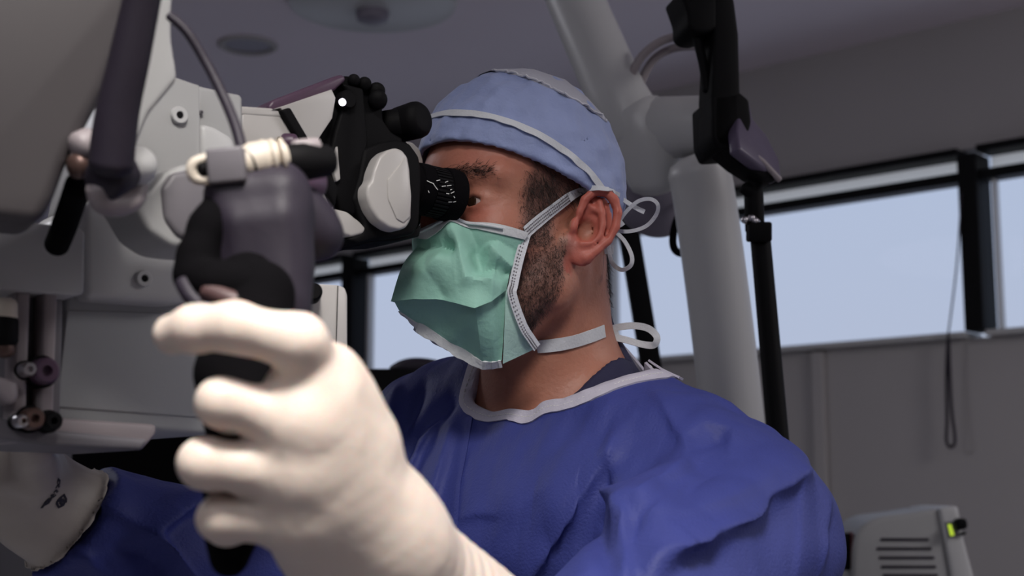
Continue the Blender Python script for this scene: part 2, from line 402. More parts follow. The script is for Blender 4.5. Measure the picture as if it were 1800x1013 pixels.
obj('column', tube([p0, p0 + lowv * k], [.0125, .0165], 28), M['black'], st)
obj('collar', box(P(1334, 408, 1.74), [RT, UP, FW], (.014, .012, .014), .003, 3), M['black'], st)
for a, b in ((1308, 386), (1320, 383), (1326, 388)):
    obj('fitting', tube([P(a, b, 1.73), P(a + 5, b + 3, 1.735)], .0045, 14), M['chrome'], st)
fb = p0 + lowv * k
obj('foot', lathe([fb[0], fb[1], 0], (0, 0, 1), [(0, .26), (.02, .26), (.035, .2), (.045, .03)]), M['black'], st)
ho = thing('hose', 'black curled hose hanging between the mask ties and white arm', 'hose', P(1190, 400, 2.1))
obj('tubing', tube(smooth_path([P(1240, 290, 2.3), P(1215, 330, 2.2), P(1202, 362, 2.05), P(1187, 395, 2.04), P(1183, 428, 2.04), P(1192, 444, 2.04), P(1214, 444, 2.05), P(1240, 430, 2.08)]), .0055, 14), M['blackmat'], ho)
# black upright behind the ties
a = P(1087, 300, 2.6); b = P(1137, 600, 2.6); vv = nrm(b - a); e = a + vv * ((a[2] - .01) / -vv[2]); e0 = a - vv * ((ZC - a[2]) / -vv[2]) * .999
up_ = thing('black_post', 'broad black upright post behind the mask ties', 'post', e)
obj('post', prism([e0 + RT * s * .0185 * 1.0 + FW * t_ * .02 for s, t_ in ((-1, -1), (1, -1), (1, 1), (-1, 1))], e - e0, .003), M['black'], up_)
# black console and its lump, low behind the surgeon's right shoulder
cz = P(720, 647, 2.6)
ck = thing('black_console', 'wide black console below the window behind the right shoulder', 'console', [cz[0], cz[1], 0])
x0, x1 = P(520, 647, 2.6)[0], P(905, 647, 2.6)[0]
obj('cabinet', prism([(x0, 2.6, .02), (x1, 2.6, .02), (x1, 2.6, cz[2]), (x0, 2.6, cz[2] )], (0, .5, 0), .01, 3), M['black'], ck)
def lump(p): return smin(smin(ell(p, P(735, 645, 2.68), (.035, .03, .016)), ell(p, P(772, 650, 2.68), (.03, .03, .014)), .02), ell(p, P(712, 648, 2.68), (.03, .03, .01)), .02)
c = P(740, 645, 2.68); lb = obj('dark_cloth', snet(lump, c - .1, c + .1, .003), M['violet'])
tag(lb, 'small dark crumpled bundle lying on the black console by the window', 'cloth')
# dark cabinet at the lower left
c = P(230, 770, 2.3)
cb = thing('black_cabinet', 'large black cabinet low behind the microscope at the left', 'cabinet', [c[0], c[1], 0])
x0, x1 = P(128, 790, 2.3)[0], P(470, 790, 2.3)[0]; zt = P(230, 740, 2.3)[2]
obj('body', prism([(x0, 2.3, .02), (x1, 2.3, .02), (x1, 2.3, zt), (x0, 2.3, zt)], (0, .5, 0), .01, 3), M['blackmat'], cb)
obj('panel', prism([P(205, 868, 2.28), P(272, 868, 2.28), P(272, 912, 2.28), P(205, 912, 2.28)], FW * .02, .003), M['violet'], cb)
obj('label_strip', prism([P(258, 905, 2.27), P(288, 905, 2.27), P(288, 915, 2.27), P(258, 915, 2.27)], FW * .02, .002), M['greyd'], cb)
# machine with vents at the lower right
o = P(1600, 950, 3.0); n = nrm(np.array([-.12, -1, 0])); bk = -n
def q(l, k=0.): return [on_plane(a, b, o + bk * k, n) for a, b in l]
mc = thing('ventilator_cart', 'grey equipment cart with slotted vents and a green indicator at the lower right', 'cart', [o[0], o[1], 0])
base = q([(1497, 1013), (1710, 1013)]);
side = [np.array([base[0][0], base[0][1], .05])]
out = q([(1497, 1013), (1499, 960), (1506, 935), (1522, 918), (1545, 909), (1600, 902), (1652, 893), (1672, 1013)])
lowr = np.array([out[-1][0], out[-1][1], .1]); lowl = np.array([out[0][0], out[0][1], .1])
obj('body', prism(out + [lowr, lowl], bk * .4, .012, 4), M['grey'], mc)
out = q([(1650, 893), (1684, 889), (1695, 950), (1712, 1013)], -.01); lr = np.array([out[-1][0], out[-1][1], .1]); ll = np.array([out[0][0], out[0][1], .1])
obj('side_panel', prism(out + [lr, q([(1672, 1013)], -.01)[0]], bk * .42, .008, 3), M['arm'], mc)
for i, (a0, a1, y) in enumerate(((1548, 1633, 949), (1541, 1638, 965), (1545, 1643, 981), (1549, 1646, 997), (1552, 1649, 1012))):
    obj('vent_slot', prism(q([(a0, y - 2.6), (a1, y - 2.6), (a1, y + 2.6), (a0, y + 2.6)], -.003), bk * .01, .0015), M['violet'], mc)
obj('indicator', prism(q([(1666, 922), (1672, 922), (1678, 941), (1671, 943)], -.016), bk * .02, .001), M['green'], mc)
obj('indicator_frame', prism(q([(1662, 918), (1680, 918), (1686, 944), (1668, 946)], -.013), bk * .02, .001), M['greyd'], mc)
obj('knob', prism(q([(1680, 913), (1700, 911), (1703, 930), (1682, 934)], -.045), bk * .05, .008, 4), M['black'], mc)
obj('knob_shadow_patch', prism(q([(1686, 938), (1699, 935), (1698, 940), (1688, 942)], -.02), bk * .03, .001), M['black'], mc)  # black sliver standing in for the shade under the knob
obj('socket_box', prism(q([(1480, 938), (1496, 938), (1496, 1003), (1478, 1003)], .02), bk * .06, .003), M['black'], mc)
obj('socket_edge', prism(q([(1496, 936), (1499, 936), (1499, 1004), (1496, 1004)], .015), bk * .06, .001), mat('dark_red', (.12, .02, .03), .5), mc)
# ================================================================== THE SURGEON
TH = math.radians(38); PT = math.radians(3); DH = 1.257
fwd = np.array([-math.cos(TH), -math.sin(TH), 0]); Z = np.array([0, 0, 1.])
Yh = np.array([math.sin(TH), -math.cos(TH), 0])
Xh = math.cos(PT) * fwd + math.sin(PT) * Z; Zh = -math.sin(PT) * fwd + math.cos(PT) * Z
HM = np.stack([Xh, Yh, Zh])                       # rows: head axes
OH = P(1009, 402, DH) - .074 * Yh
def hw(x, y, z): return OH + x * Xh + y * Yh + z * Zh
def toh(p): return (p - OH) @ HM.T
def at_y(px, py, y): return on_plane(px, py, OH + y * Yh, Yh)      # picture point at a given distance from the mid-plane of the head

surgeon = thing('person', 'surgeon in blue gown, cap and green mask looking into a microscope and gripping its handle', 'person', [OH[0], OH[1], 0])

ea = math.radians(28); tb = math.radians(9)
e_b = np.array([-math.cos(ea), math.sin(ea), 0]); e_n = np.array([math.sin(ea), math.cos(ea), 0]); e_u = np.array([0, 0, 1.])
e_b2 = e_b * math.cos(tb) - e_u * math.sin(tb); e_u2 = e_u * math.cos(tb) + e_b * math.sin(tb)
ER = np.stack([e_b2, e_u2, e_n])
def ear(q, sgn=1):
    """q in ear coordinates: u back, w up, v out, metres; origin at the tragus"""
    pl = ell(q, (.019, .004, -.002), (.0175, .030, .0032))
    hel = chain(q, [(.006, .003, .000), (.004, .012, .003), (.006, .024, .004), (.013, .0335, .0045), (.023, .0355, .005), (.032, .030, .0055), (.037, .019, .006), (.0375, .006, .0055), (.033, -.008, .005), (.025, -.019, .004), (.018, -.027, .003)],
                [.0028, .0034, .0038, .0040, .0042, .0044, .0044, .0042, .004, .0038, .0045], .0015)
    anti = chain(q, [(.020, .026, .003), (.0235, .016, .0045), (.0265, .005, .005), (.0245, -.006, .0048), (.018, -.0135, .0045), (.011, -.0155, .004)], [.003, .0036, .0038, .0036, .0036, .003], .0015)
    anti2 = rc(q, (.0235, .015, .0035), (.010, .021, .001), .003, .002)
    lobe = ell(q, (.013, -.0235, .000), (.0105, .0115, .0048))
    trag = ell(q, (.001, -.001, .002), (.0042, .0075, .005))
    root = smin(rc(q, (.012, .018, -.010), (.014, -.012, -.010), .007, .007), ell(q, (.001, -.016, -.003), (.009, .010, .006)), .006)
    d = smin(pl, root, .006)
    d = smin(d, smin(hel, smin(anti, anti2, .002), .0018), .0022)
    d = smin(d, lobe, .005)
    conc = ell(q, (.0135, -.001, .004), (.0095, .0120, .0110))
    d = smax(d, -conc, .003); d = smax(d, -ell(q, (.014, .0115, .003), (.007, .0035, .004)), .002)
    d = smax(d, -ell(q, (.0315, .010, .0075), (.0022, .016, .0038)), .002)
    return smin(d, trag, .003)
def head(p):
    q = toh(p); y = q[:, 1].copy(); q[:, 1] = np.abs(y)
    d = ell(q, (.009, 0, .050), (.0885, .074, .088))
    d = smin(d, ell(q, (.035, 0, .035), (.060, .061, .066)), .02)
    d = smin(d, ell(q, (.034, 0, -.025), (.060, .056, .070)), .025)
    d = smin(d, ell(q, (.030, 0, -.062), (.052, .050, .046)), .02)
    d = smin(d, rc(q, (.010, .050, -.056), (.057, .020, -.091), .016, .015), .025)
    d = smin(d, ell(q, (.063, 0, -.088), (.014, .024, .016)), .015)
    d = smin(d, ell(q, (.056, .044, -.010), (.026, .018, .020)), .02)
    d = smin(d, ell(q, (.005, .058, -.035), (.022, .012, .030)), .02)      # jaw muscle
    d = smax(d, -ell(q, (.098, .034, .018), (.022, .019, .014)), .012)     # eye socket
    d = smin(d, rc(q, (.088, .010, .040), (.070, .052, .040), .010, .009), .012)
    d = smin(d, chain(q, [(.090, 0, .026), (.100, 0, .002), (.1035, 0, -.022)], [.008, .009, .010], .01), .010)
    d = smin(d, ell(q, (.094, .011, -.027), (.010, .007, .008)), .006)
    d = smin(d, ell(q, (.099, 0, -.058), (.009, .023, .006)), .006); d = smin(d, ell(q, (.097, 0, -.069), (.009, .020, .007)), .005)
    lid = ell(q, (.0725, .0350, .017), (.0155, .0165, .0145)); d = smin(d, lid, .006)
    d = smax(d, -ell(q, (.090, .0345, .0160), (.012, .0150, .0046)), .0015)
    d = smin(d, rc(q, (.0865, .022, .0205), (.078, .048, .0185), .0022, .0022), .003)
    m = np.abs(q - np.array([-.01, .08, 0])).max(1) < .075
    if m.any():
        qe = (q[m] - np.array([.002, .0735, .003])) @ ER.T
        dm = d[m]; d[m] = smin(dm, ear(qe), .005)
    return d
# neck and trunk, built from joints placed in the room
NB = P(968, 690, 1.345)                              # base of the neck
TB = math.radians(58)
tf = np.array([-math.cos(TB), -math.sin(TB), 0]); tl = np.array([math.sin(TB), -math.cos(TB), 0])   # trunk forward / left
TR = np.stack([tf, tl, Z])
LS = P(1285, 955, 1.17); RS = P(765, 820, 1.45)      # shoulders
LW = P(645, 955, .722); LE = LW + nrm(P(905, 1225, .86) - LW) * .27
RE = P(560, 1215, 1.27); RW = P(60, 876, 1.12)
CH = (LS + RS) / 2 - Z * .03
def neck(p):
    top = hw(-.022, 0, -.01); q = toh(p)
    d = rc(p, top, NB - Z * .02, .055, .060)
    d = smin(d, rc(p, hw(-.040, .0, .0), NB - tf * .004, .040, .050), .03)
    for s in (1, -1):
        d = smin(d, rc(p, hw(-.020, s * .052, -.030), NB + tf * .048 + tl * s * .012 - Z * .045, .013, .010), .014)
    d = smin(d, ell(p, NB + tf * .055 + Z * .03, (.013, .013, .022)), .02)
    return d
def trunk(p):
    d = rbox(p, CH - Z * .13, TR, (.105, .155, .20), .095)
    d = smin(d, rc(p, RS, LS, .062, .066), .06)
    for A, k in ((LS, .03), (RS, .03)):
        d = smin(d, rc(p, NB - tf * .02 - Z * .005, A * .72 + NB * .28 + Z * .018, .052, .054), .05)
    return d
def arm_l(p): return smin(rc(p, LS, LE, .066, .050), rc(p, LE, LW, .045, .026), .02)
def arm_r(p): return smin(rc(p, RS, RE, .062, .050), rc(p, RE, RW, .047, .030), .02)

# ---------------- hands (finger joints given as picture point + distance)
def J(l): return [P(a, b, c) for a, b, c in l]
F_IDX = J([(560, 690, .675), (525, 603, .655), (410, 575, .650), (345, 578, .655), (303, 588, .662)]); R_IDX = [.0175, .0125, .0105, .0098, .0088]
F_MID = J([(540, 745, .665), (388, 708, .652), (408, 724, .692), (455, 728, .712)]); R_MID = [.0145, .0102, .0095, .0088]
F_RNG = J([(535, 835, .668), (358, 815, .655), (378, 826, .694), (430, 826, .712)]); R_RNG = [.0145, .0105, .0096, .0088]
F_PNK = J([(535, 915, .676), (386, 912, .665), (396, 924, .695), (436, 924, .708)]); R_PNK = [.0130, .0092, .0086, .0078]
F_THM = J([(622, 870, .735), (560, 770, .765), (540, 690, .768), (455, 650, .752), (400, 640, .742)]); R_THM = [.019, .015, .0115, .0105, .0095]
def hand_l(p):
    pal = rbox(p, (F_MID[0] + LW) / 2 * .5 + (F_RNG[0] + LW) / 2 * .5, np.eye(3), (.001, .001, .001), .001)
    d = None
    for a, r in ((F_IDX[0], .019), (F_MID[0], .0175), (F_RNG[0], .017), (F_PNK[0], .0155)):
        e = rc(p, a, LW, r, .027); d = e if d is None else smin(d, e, .026)
    d = smin(d, rc(p, P(560, 950, .695), P(640, 985, .73), .016, .026), .015)       # heel of the hand
    d = smin(d, rc(p, P(575, 655, .682), P(628, 770, .70), .012, .018), .015)
    d = smin(d, chain(p, F_THM, R_THM, .006), .014)
    d = smin(d, rc(p, P(500, 690, .675), P(585, 700, .69), .006, .014), .014)       # web under the index finger
    for c, r in ((F_IDX, R_IDX), (F_MID, R_MID), (F_RNG, R_RNG), (F_PNK, R_PNK)):
        d = smin(d, chain(p, c, [x * .96 for x in r], .006), .006)
    for a, r in ((F_IDX[0], .010), (F_MID[0], .010), (F_RNG[0], .010), (F_PNK[0], .009)):
        d = smin(d, ell(p, a - FW * .009 - RT * .002, (r, r, r * .9)), .012)         # knuckles
    return d
def fore_l(p):
    return rc(p, LW, LW + nrm(P(905, 1225, .86) - LW) * .25, .0310, .060)
GR = P(860, 1120, .81)
def glove_l(p):
    d = smin(hand_l(p), fore_l(p) - .0015, .02)
    d = d - .0009
    # stretch wrinkles round the wrist and between the knuckles
    ax = nrm(P(905, 1225, .86) - LW); t = (p - LW) @ ax
    d = d - np.where(t > .01, .00035 * np.sin(t * 520 + 2.0 * np.sin(p[:, 0] * 60)) * np.clip((t - .01) * 30, 0, 1), 0)
    d = d + wob(p, 120, .00012, 3)
    d = smin(d, rc(p, P(427, 748, .661), P(455, 738, .659), .0022, .0012), .003)
    return d
# right hand, mostly outside the picture, reaching up the microscope
rdir = nrm(P(0, 700, 1.03) - RW)
RHc = P(20, 800, 1.075)
R_F = [J([(30, 770, 1.07), (-10, 700, 1.03), (10, 650, 1.02), (20, 620, 1.04)]), J([(5, 775, 1.08), (-40, 705, 1.05), (-30, 655, 1.04), (-15, 630, 1.06)]),
       J([(-20, 785, 1.09), (-70, 725, 1.07), (-65, 680, 1.06), (-50, 655, 1.07)]), J([(-45, 800, 1.10), (-95, 750, 1.09), (-95, 715, 1.08), (-80, 695, 1.09)]),
       J([(60, 830, 1.06), (55, 790, 1.03), (35, 745, 1.01), (20, 715, 1.01)])]
def hand_r(p):
    d = rc(p, RW, RHc, .030, .030)
    for i, c in enumerate(R_F):
        d = smin(d, rc(p, RW, c[0], .026, .016), .012)
        d = smin(d, chain(p, c, [.015, .011, .0095, .0088] if i < 4 else [.016, .013, .011, .010], .004), .008)
    return d
def glove_r(p):
    a = nrm(RE - RW); t = (p - RW) @ a
    cuff = rc(p, RW - a * .03, RW + a * .040, .031, .0455)
    d = smin(hand_r(p) - .001, cuff, .02)
    d = smax(d, t - .034, .002); d = smin(d, smax(np.abs(t - .032) - .0016, np.abs(L((p - RW) - t[:, None] * a) - .0455) - .0030, .002), .0015)
    return d + wob(p, 90, .0005, 5)

def loc(f, p, c, r):
    e = L(p - c); d = e - r + .06; m = e < r
    if m.any(): d[m] = f(p[m])
    return d
# ---------------- the body: one continuous surface
def body(p):
    d = head(p)
    m = p[:, 2] < OH[2] + .05
    q = p[m]
    if len(q):
        b = smin(neck(q), trunk(q), .030)
        al = smin(arm_l(q), loc(lambda x: hand_l(x) + .0012, q, (LW + F_MID[1]) / 2, .17), .02); ar = smin(arm_r(q), loc(lambda x: hand_r(x) + .0015, q, (RW + R_F[0][1]) / 2, .24), .02)
        b = smin(smin(b, al, .02), ar, .02)
        d[m] = smin(d[m], b, .014)
    zc = 1.02
    return smax(d, zc - p[:, 2], .01)
allp = np.array([LS, RS, LE, RE, LW, RW, OH, NB] + F_IDX + F_MID + F_PNK + R_F[3] + R_F[0])
lo = allp.min(0) - .12; hi = allp.max(0) + .12; hi[2] = OH[2] + .16; lo[2] = 1.0
bv, bf = snet(body, lo, hi, .0022)
bo = obj('body', (bv, bf), M['black'], surgeon, 180)
# pigment: beard shadow, brow and redness as a property of each point of the skin
q = toh(bv); qs = q.copy(); qs[:, 1] = np.abs(q[:, 1])
def gs(c, r, pw=1.): return np.exp(-(((qs - np.array(c)) / np.array(r)) ** 2).sum(1) * pw)
def sm(a, b, x): t = np.clip((x - a) / (b - a), 0, 1); return t * t * (3 - 2 * t)
hairline = sm(-.004, .004, (qs[:, 2] - .012) - (qs[:, 0] - .030) * -1.2) 
def beardm(qs):
    """1 where the beard grows (head coordinates)"""
    up = .020 - qs[:, 2]                                          # below the ear top
    front = sm(.014, .024, qs[:, 0]) * sm(.058, .044, qs[:, 0])              # sideburn
    side = front * sm(-.03, -.015, qs[:, 2]) * sm(.05, .03, qs[:, 2])
    line = qs[:, 2] - (-.032 - (.075 - qs[:, 0]) * -.12)
    jaw = sm(.006, -.012, qs[:, 2] + .028 - (.050 - qs[:, 0]) * .45) * sm(.008, .020, qs[:, 0] + (qs[:, 2] + .06) * .25)
    low = sm(-.125, -.108, qs[:, 2] + (qs[:, 0] - .05) * .25)
    return np.clip(np.maximum(side, jaw * low), 0, 1) * sm(.02, .035, qs[:, 1] + np.maximum(0, -.04 - qs[:, 2]))
bd = beardm(qs)
ism = (L(q) < .20)
bd = bd * ism
er = (qs - np.array([.002, .0735, .003])) @ ER.T
inear = sm(-.002, .004, er[:, 2] + .004) * (er[:, 0] > -.002) * (L(er - np.array([.018, 0, 0])) < .045) * ism
red = np.clip(inear * 1.0 + .7 * gs((.11, 0, -.02), (.03, .02, .025)) + .7 * gs((.078, .036, .004), (.02, .02, .014)) + .35 * gs((.085, .04, .055), (.05, .05, .02)) + .3 * gs((.06, .05, -.02), (.03, .03, .02)), 0, 1)
brow = np.exp(-((qs[:, 2] - (.0415 - np.abs(qs[:, 1] - .034) * .10 + .0)) / .0042) ** 2) * sm(.010, .018, qs[:, 1]) * sm(.060, .048, qs[:, 1]) * (qs[:, 0] > .05)
hr = sm(.0, .010, qs[:, 2] - .018) * sm(.052, .044, qs[:, 0] + (qs[:, 2] - .03) * .1) * ism * (1 - inear)
hr = np.maximum(hr, sm(-.062, -.075, qs[:, 0]) * sm(-.055, -.035, qs[:, 2]) * ism)
me = bo.data
for nm, arr in (('beard', bd), ('red', red), ('brow', np.maximum(brow * .8, hr * .9))):
    a = me.attributes.new(nm, 'FLOAT', 'POINT'); a.data.foreach_set('value', arr.astype(np.float32))
sk = mat('skin', (.44, .20, .135), .48, bump=.25, bscale=260, spec=.35, sss=.15); M['skin'] = sk; nt = sk.node_tree; b = nt.nodes['Principled BSDF']
def attr(n): x = nt.nodes.new('ShaderNodeAttribute'); x.attribute_name = n; return x.outputs['Fac']
def mixc(fac, a, bcol, scale=1.):
    m = nt.nodes.new('ShaderNodeMix'); m.data_type = 'RGBA'
    mm = nt.nodes.new('ShaderNodeMath'); mm.operation = 'MULTIPLY'; mm.inputs[1].default_value = scale; nt.links.new(fac, mm.inputs[0]); nt.links.new(mm.outputs[0], m.inputs[0])
    if isinstance(a, tuple): m.inputs[6].default_value = (*a, 1)
    else: nt.links.new(a, m.inputs[6])
    m.inputs[7].default_value = (*bcol, 1); return m.outputs[2]
n1 = nt.nodes.new('ShaderNodeTexNoise'); n1.inputs['Scale'].default_value = 45; n1.inputs['Detail'].default_value = 6
co = nt.nodes.new('ShaderNodeTexCoord'); nt.links.new(co.outputs['Object'], n1.inputs[0])
c_ = mixc(n1.outputs[0], (.43, .20, .135), (.37, .14, .095), .9)
c_ = mixc(attr('red'), c_, (.50, .115, .09), .7)
c_ = mixc(attr('beard'), c_, (.13, .075, .065), .72)
c_ = mixc(attr('brow'), c_, (.07, .035, .03), .8)
nt.links.new(c_, b.inputs['Base Color']); bo.data.materials.clear(); bo.data.materials.append(sk)

# ---------------- eyes
for s in (1, -1):
    c = hw(.0720, s * .0350, .0165); g = nrm(Xh * 1 + Zh * -.05)
    e = obj('eye', lathe(c, g, [(.0125 * math.sin(a), .0125 * math.cos(a) + 1e-5) for a in np.linspace(-math.pi / 2, math.pi / 2, 17)], 24), mat('eye_white', (.5, .4, .38), .2), surgeon, 180)
    obj('iris', lathe(c, g, [(.0118, .0056), (.0128, .0052), (.0131, .003), (.0133, .0005)], 24), mat('iris_brown', (.04, .02, .012), .1), e)

# ---------------- hair, brows and stubble: short strands rooted in the skin
nv = grad(lambda p: head(p), bv[ism]); vi = np.where(ism)[0]
def strands(name, dens, count, ln, r, dirf, m, jit=.5, parent=surgeon):
    wgt = dens[vi]; wgt = wgt / wgt.sum(); pick = np.random.choice(len(vi), count, p=wgt)
    V = []; Fs = []; n = 0
    for k in pick:
        p0 = bv[vi[k]] + np.random.normal(0, .0009, 3); nn = nv[k]; dd = nrm(dirf(nn) + np.random.normal(0, jit, 3)); l_ = ln * random.uniform(.6, 1.25)
        s = nrm(np.cross(dd, nn) + 1e-6); p0 = p0 - nn * .0006
        mid = p0 + dd * l_ * .55; tip = p0 + dd * l_ - nn * l_ * .12
        t2 = np.cross(dd, s)
        V += [p0 + s * r, p0 - s * r * .5 + t2 * r * .87, p0 - s * r * .5 - t2 * r * .87, mid + s * r * .8, mid - s * r * .4 + t2 * r * .7, mid - s * r * .4 - t2 * r * .7, tip]
        Fs += [[n, n + 1, n + 4, n + 3], [n + 1, n + 2, n + 5, n + 4], [n + 2, n, n + 3, n + 5], [n + 3, n + 4, n + 6], [n + 4, n + 5, n + 6], [n + 5, n + 3, n + 6]]; n += 7
    return obj(name, (np.array(V), Fs), m, parent, 180)
hm = mat('hair_dark_brown', (.030, .017, .014), .55)
vis = (q[:, 1] > .0)
strands('beard_stubble', bd * vis * ism * (1 - inear) * sm(.072, .064, q[:, 0] + np.maximum(0, -.06 - q[:, 2]) * .6), 9500, .0042, .00013, lambda n: n * .7 - Zh * .9 + Xh * .1, hm)
strands('hair', hr * ism * (1 - inear), 6500, .009, .00022, lambda n: n * .45 - Zh * 1.0 - Xh * .5, hm, .35)
strands('eyebrow', brow * (q[:, 1] > 0) * ism, 420, .008, .00016, lambda n: n * .35 + Yh * .8 - Xh * .3 + Zh * .12, hm, .25)
strands('eyebrow', brow * (q[:, 1] < 0) * ism, 420, .008, .00016, lambda n: n * .35 - Yh * .8 - Xh * .3 + Zh * .12, hm, .25)

# ---------------- scrub top and gown
gown_m = mat('gown_blue_nonwoven', (.037, .048, .215), .6, bump=.35, bscale=420, spec=.3, var=.14, vscale=30)
NAX = nrm(hw(-.03, 0, -.05) - NB)
cN = NB + tf * .008 + tl * .030; u1 = nrm(np.cross(NAX, [1, 0, 0])); u2 = np.cross(NAX, u1); RPH = None
def radius(ph, off=0.):
    if RPH is None: return np.full(np.shape(ph), .0885 + off)
    return np.interp(ph, RPH[0], RPH[1], period=2 * math.pi) + off
def hole(p, R, low):
    v = p - cN; t = v @ NAX; w_ = v - t[:, None] * NAX; r = L(w_)
    if R > .08: R = radius(np.arctan2(w_ @ u2, w_ @ u1))
    return smax(r - R, -(t + low), .006)
def scrub0(p): return smin(trunk(p), neck(p) + .004, .03) - .006
def hole2(p, R): v = p - NB; t = v @ NAX; return smax(L(v - t[:, None] * NAX) - R, -(t + .01), .01)
sv, _ = hit(scrub0, [(983, 712), (1015, 683), (1045, 652), (1075, 628), (1092, 612)]); sv = (sv - NB) @ TR.T; o_ = np.argsort(sv[:, 2]); SVZ = sv[o_, 2]; SVY = np.abs(sv[o_, 1])

def scrub(p):
    d = smin(trunk(p), neck(p) + .004, .03) - .006
    v = (p - NB) @ TR.T                                      # V neck
    cut = smax(np.abs(v[:, 1]) - np.interp(v[:, 2], SVZ, SVY), -(v[:, 0] + .02), .006)
    d = smax(d, -hole2(p, .060), .004)
    return smax(d, -(np.maximum(cut, 0) * 0 + cut), .004)
lo2 = np.minimum(LS, RS) - .12; hi2 = np.maximum(LS, RS) + .12; lo2[2] = NB[2] - .16; hi2[2] = NB[2] + .07
obj('scrub_top', snet(scrub, lo2, hi2, .004), mat('scrub_navy', (.012, .012, .045), .75, bump=.3, bscale=300), surgeon, 180)
COL = [(839, 660), (824, 694), (850, 703), (887, 708), (930, 713), (966, 711), (990, 706), (1045, 685), (1096, 660), (1133, 628), (1152, 614)]
folds = []       # (list of points on the gown, width, height)
AXL = nrm(P(905, 1225, .86) - LW)
def cutl(p):
    t = (p - LW) @ AXL; return (t < .19) & (L(p - LW - t[:, None] * AXL) < .085)
def g0(p):
    al = arm_l(p) - .006; al = np.where(cutl(p), 9., al)
    d = smin(trunk(p), al, .028); ar = smin(rc(p, RS, RE, .062, .050), rc(p, RE, RW, .047, .020), .02); ar = smin(ar, rc(p, P(170, 925, 1.15), P(430, 1000, 1.22), .022, .040), .03); d = smin(d, ar - .006, .04)
    return d - .016
def segd(p, a, b):
    pa = p - a; ba = b - a; h = np.clip(pa @ ba / (ba @ ba), 0, 1); return L(pa - h[:, None] * ba), h
def fold_at(pxs, w, amp, taper=0):
    pts, _ = hit(g0, pxs); folds.append((pts, w, amp, taper))
# folds seen in the photo: ridges (+) and creases (-)
FO = [   # one-sided folds: points, width, height; drawn left to right the steep side is below, drawn downwards it is on the left
      ([(925, 1030), (1000, 915), (1078, 800)], .032, .019), ([(1078, 800), (1090, 900), (1102, 1030)], .022, .014),
      ([(1105, 950), (1150, 890), (1215, 828)], .020, .024), ([(1150, 945), (1185, 895), (1222, 858)], .011, .010),
      ([(1140, 1005), (1230, 962), (1300, 915), (1360, 862), (1414, 832)], .035, .022), ([(1135, 950), (1190, 930), (1265, 890), (1330, 850)], .016, .008),
      ([(1120, 930), (1118, 1025)], .009, -.018), ([(1208, 815), (1208, 778), (1240, 752), (1285, 765), (1278, 815)], .012, .007),
      ([(1225, 805), (1260, 780), (1275, 790)], .010, -.006), ([(1300, 690), (1370, 750), (1415, 815), (1452, 880)], .010, .004),
      ([(1404, 840), (1408, 920), (1398, 1020)], .010, .004), ([(1150, 690), (1180, 735), (1215, 800)], .02, .006), ([(1190, 665), (1250, 690), (1300, 700)], .015, .005),
      ([(745, 945), (768, 850), (797, 755)], .016, .015), ([(708, 865), (733, 800), (770, 735)], .014, .015), ([(700, 830), (730, 770), (785, 715)], .012, -.015),
      ([(684, 785), (690, 740), (702, 688)], .012, .013), ([(700, 775), (722, 725), (745, 675)], .012, -.013), ([(812, 912), (840, 903), (880, 906)], .010, .004),
      ([(1055, 920), (1064, 960), (1075, 1015)], .012, -.012), ([(975, 905), (1010, 850), (1040, 790)], .03, .004),
      ([(1436, 1010), (1452, 930), (1458, 870)], .014, .005), ([(1150, 1020), (1185, 975), (1250, 950)], .02, .012), ([(860, 960), (930, 880), (990, 850)], .03, .003),
      ([(270, 938), (310, 905), (372, 878)], .016, .014), ([(345, 1020), (305, 975), (272, 940)], .012, .012), ([(140, 862), (215, 905), (330, 985), (370, 1030)], .016, .010),
      ([(180, 1005), (150, 975), (105, 980)], .009, .009), ([(60, 1010), (75, 985), (95, 975)], .010, .008), ([(190, 960), (250, 975), (300, 1010)], .014, -.008)]
for l_, w_, a_ in FO: fold_at(l_, w_, a_)
pc, _ = hit(g0, COL); v = pc - cN; v = v - (v @ NAX)[:, None] * NAX; ph = np.arctan2(v @ u2, v @ u1); rr = L(v)
0 and print('COLLAR', np.round(np.degrees(ph)), np.round(rr, 4))
o_ = np.argsort(ph); ph = ph[o_]; rr = rr[o_]
# fill the hidden arc with a constant radius
al = np.linspace(-math.pi, math.pi, 73); gap = [a for a in al if np.min(np.abs((ph - a + math.pi) % (2 * math.pi) - math.pi)) > .35]
P2 = np.concatenate([ph, gap]); R2 = np.concatenate([rr, np.full(len(gap), .085)]); o_ = np.argsort(P2); RPH = (P2[o_], R2[o_])
def crease(p, n):
    """push points of the cloth out of and along the surface to lay its folds"""
    out = p.copy()
    for pts, w_, a_, _ in folds:
        ctr = pts.mean(0); rad = L(pts - ctr).max() + 4 * w_; mm = np.where(L(p - ctr) < rad)[0]
        if not len(mm): continue
        q = p[mm]; best = np.zeros(len(q)); dr = np.zeros((len(q), 3)); ns = len(pts) - 1
        for i in range(ns):
            r, h = segd(q, pts[i], pts[i + 1]); s_ = nrm(np.cross(pts[i + 1] - pts[i], FW)); side = (q - pts[i]) @ s_
            hh = (i + h) / ns; en = np.sin(np.pi * np.clip(.06 + .88 * hh, 0, 1)) ** .5
            if a_ > 0: wv = w_ * .24 + (w_ - w_ * .24) / (1 + np.exp(-side / .0016))
            else: wv = w_ * .8
            v = np.exp(-(r / wv) ** (1.25 if a_ > 0 else 1.6)) * en; m = v > best; best[m] = v[m]; dr[m] = -s_
        out[mm] += n[mm] * (best * a_)[:, None]
        if a_ > 0: out[mm] += dr * (best ** 3 * a_ * .55)[:, None]
    return out
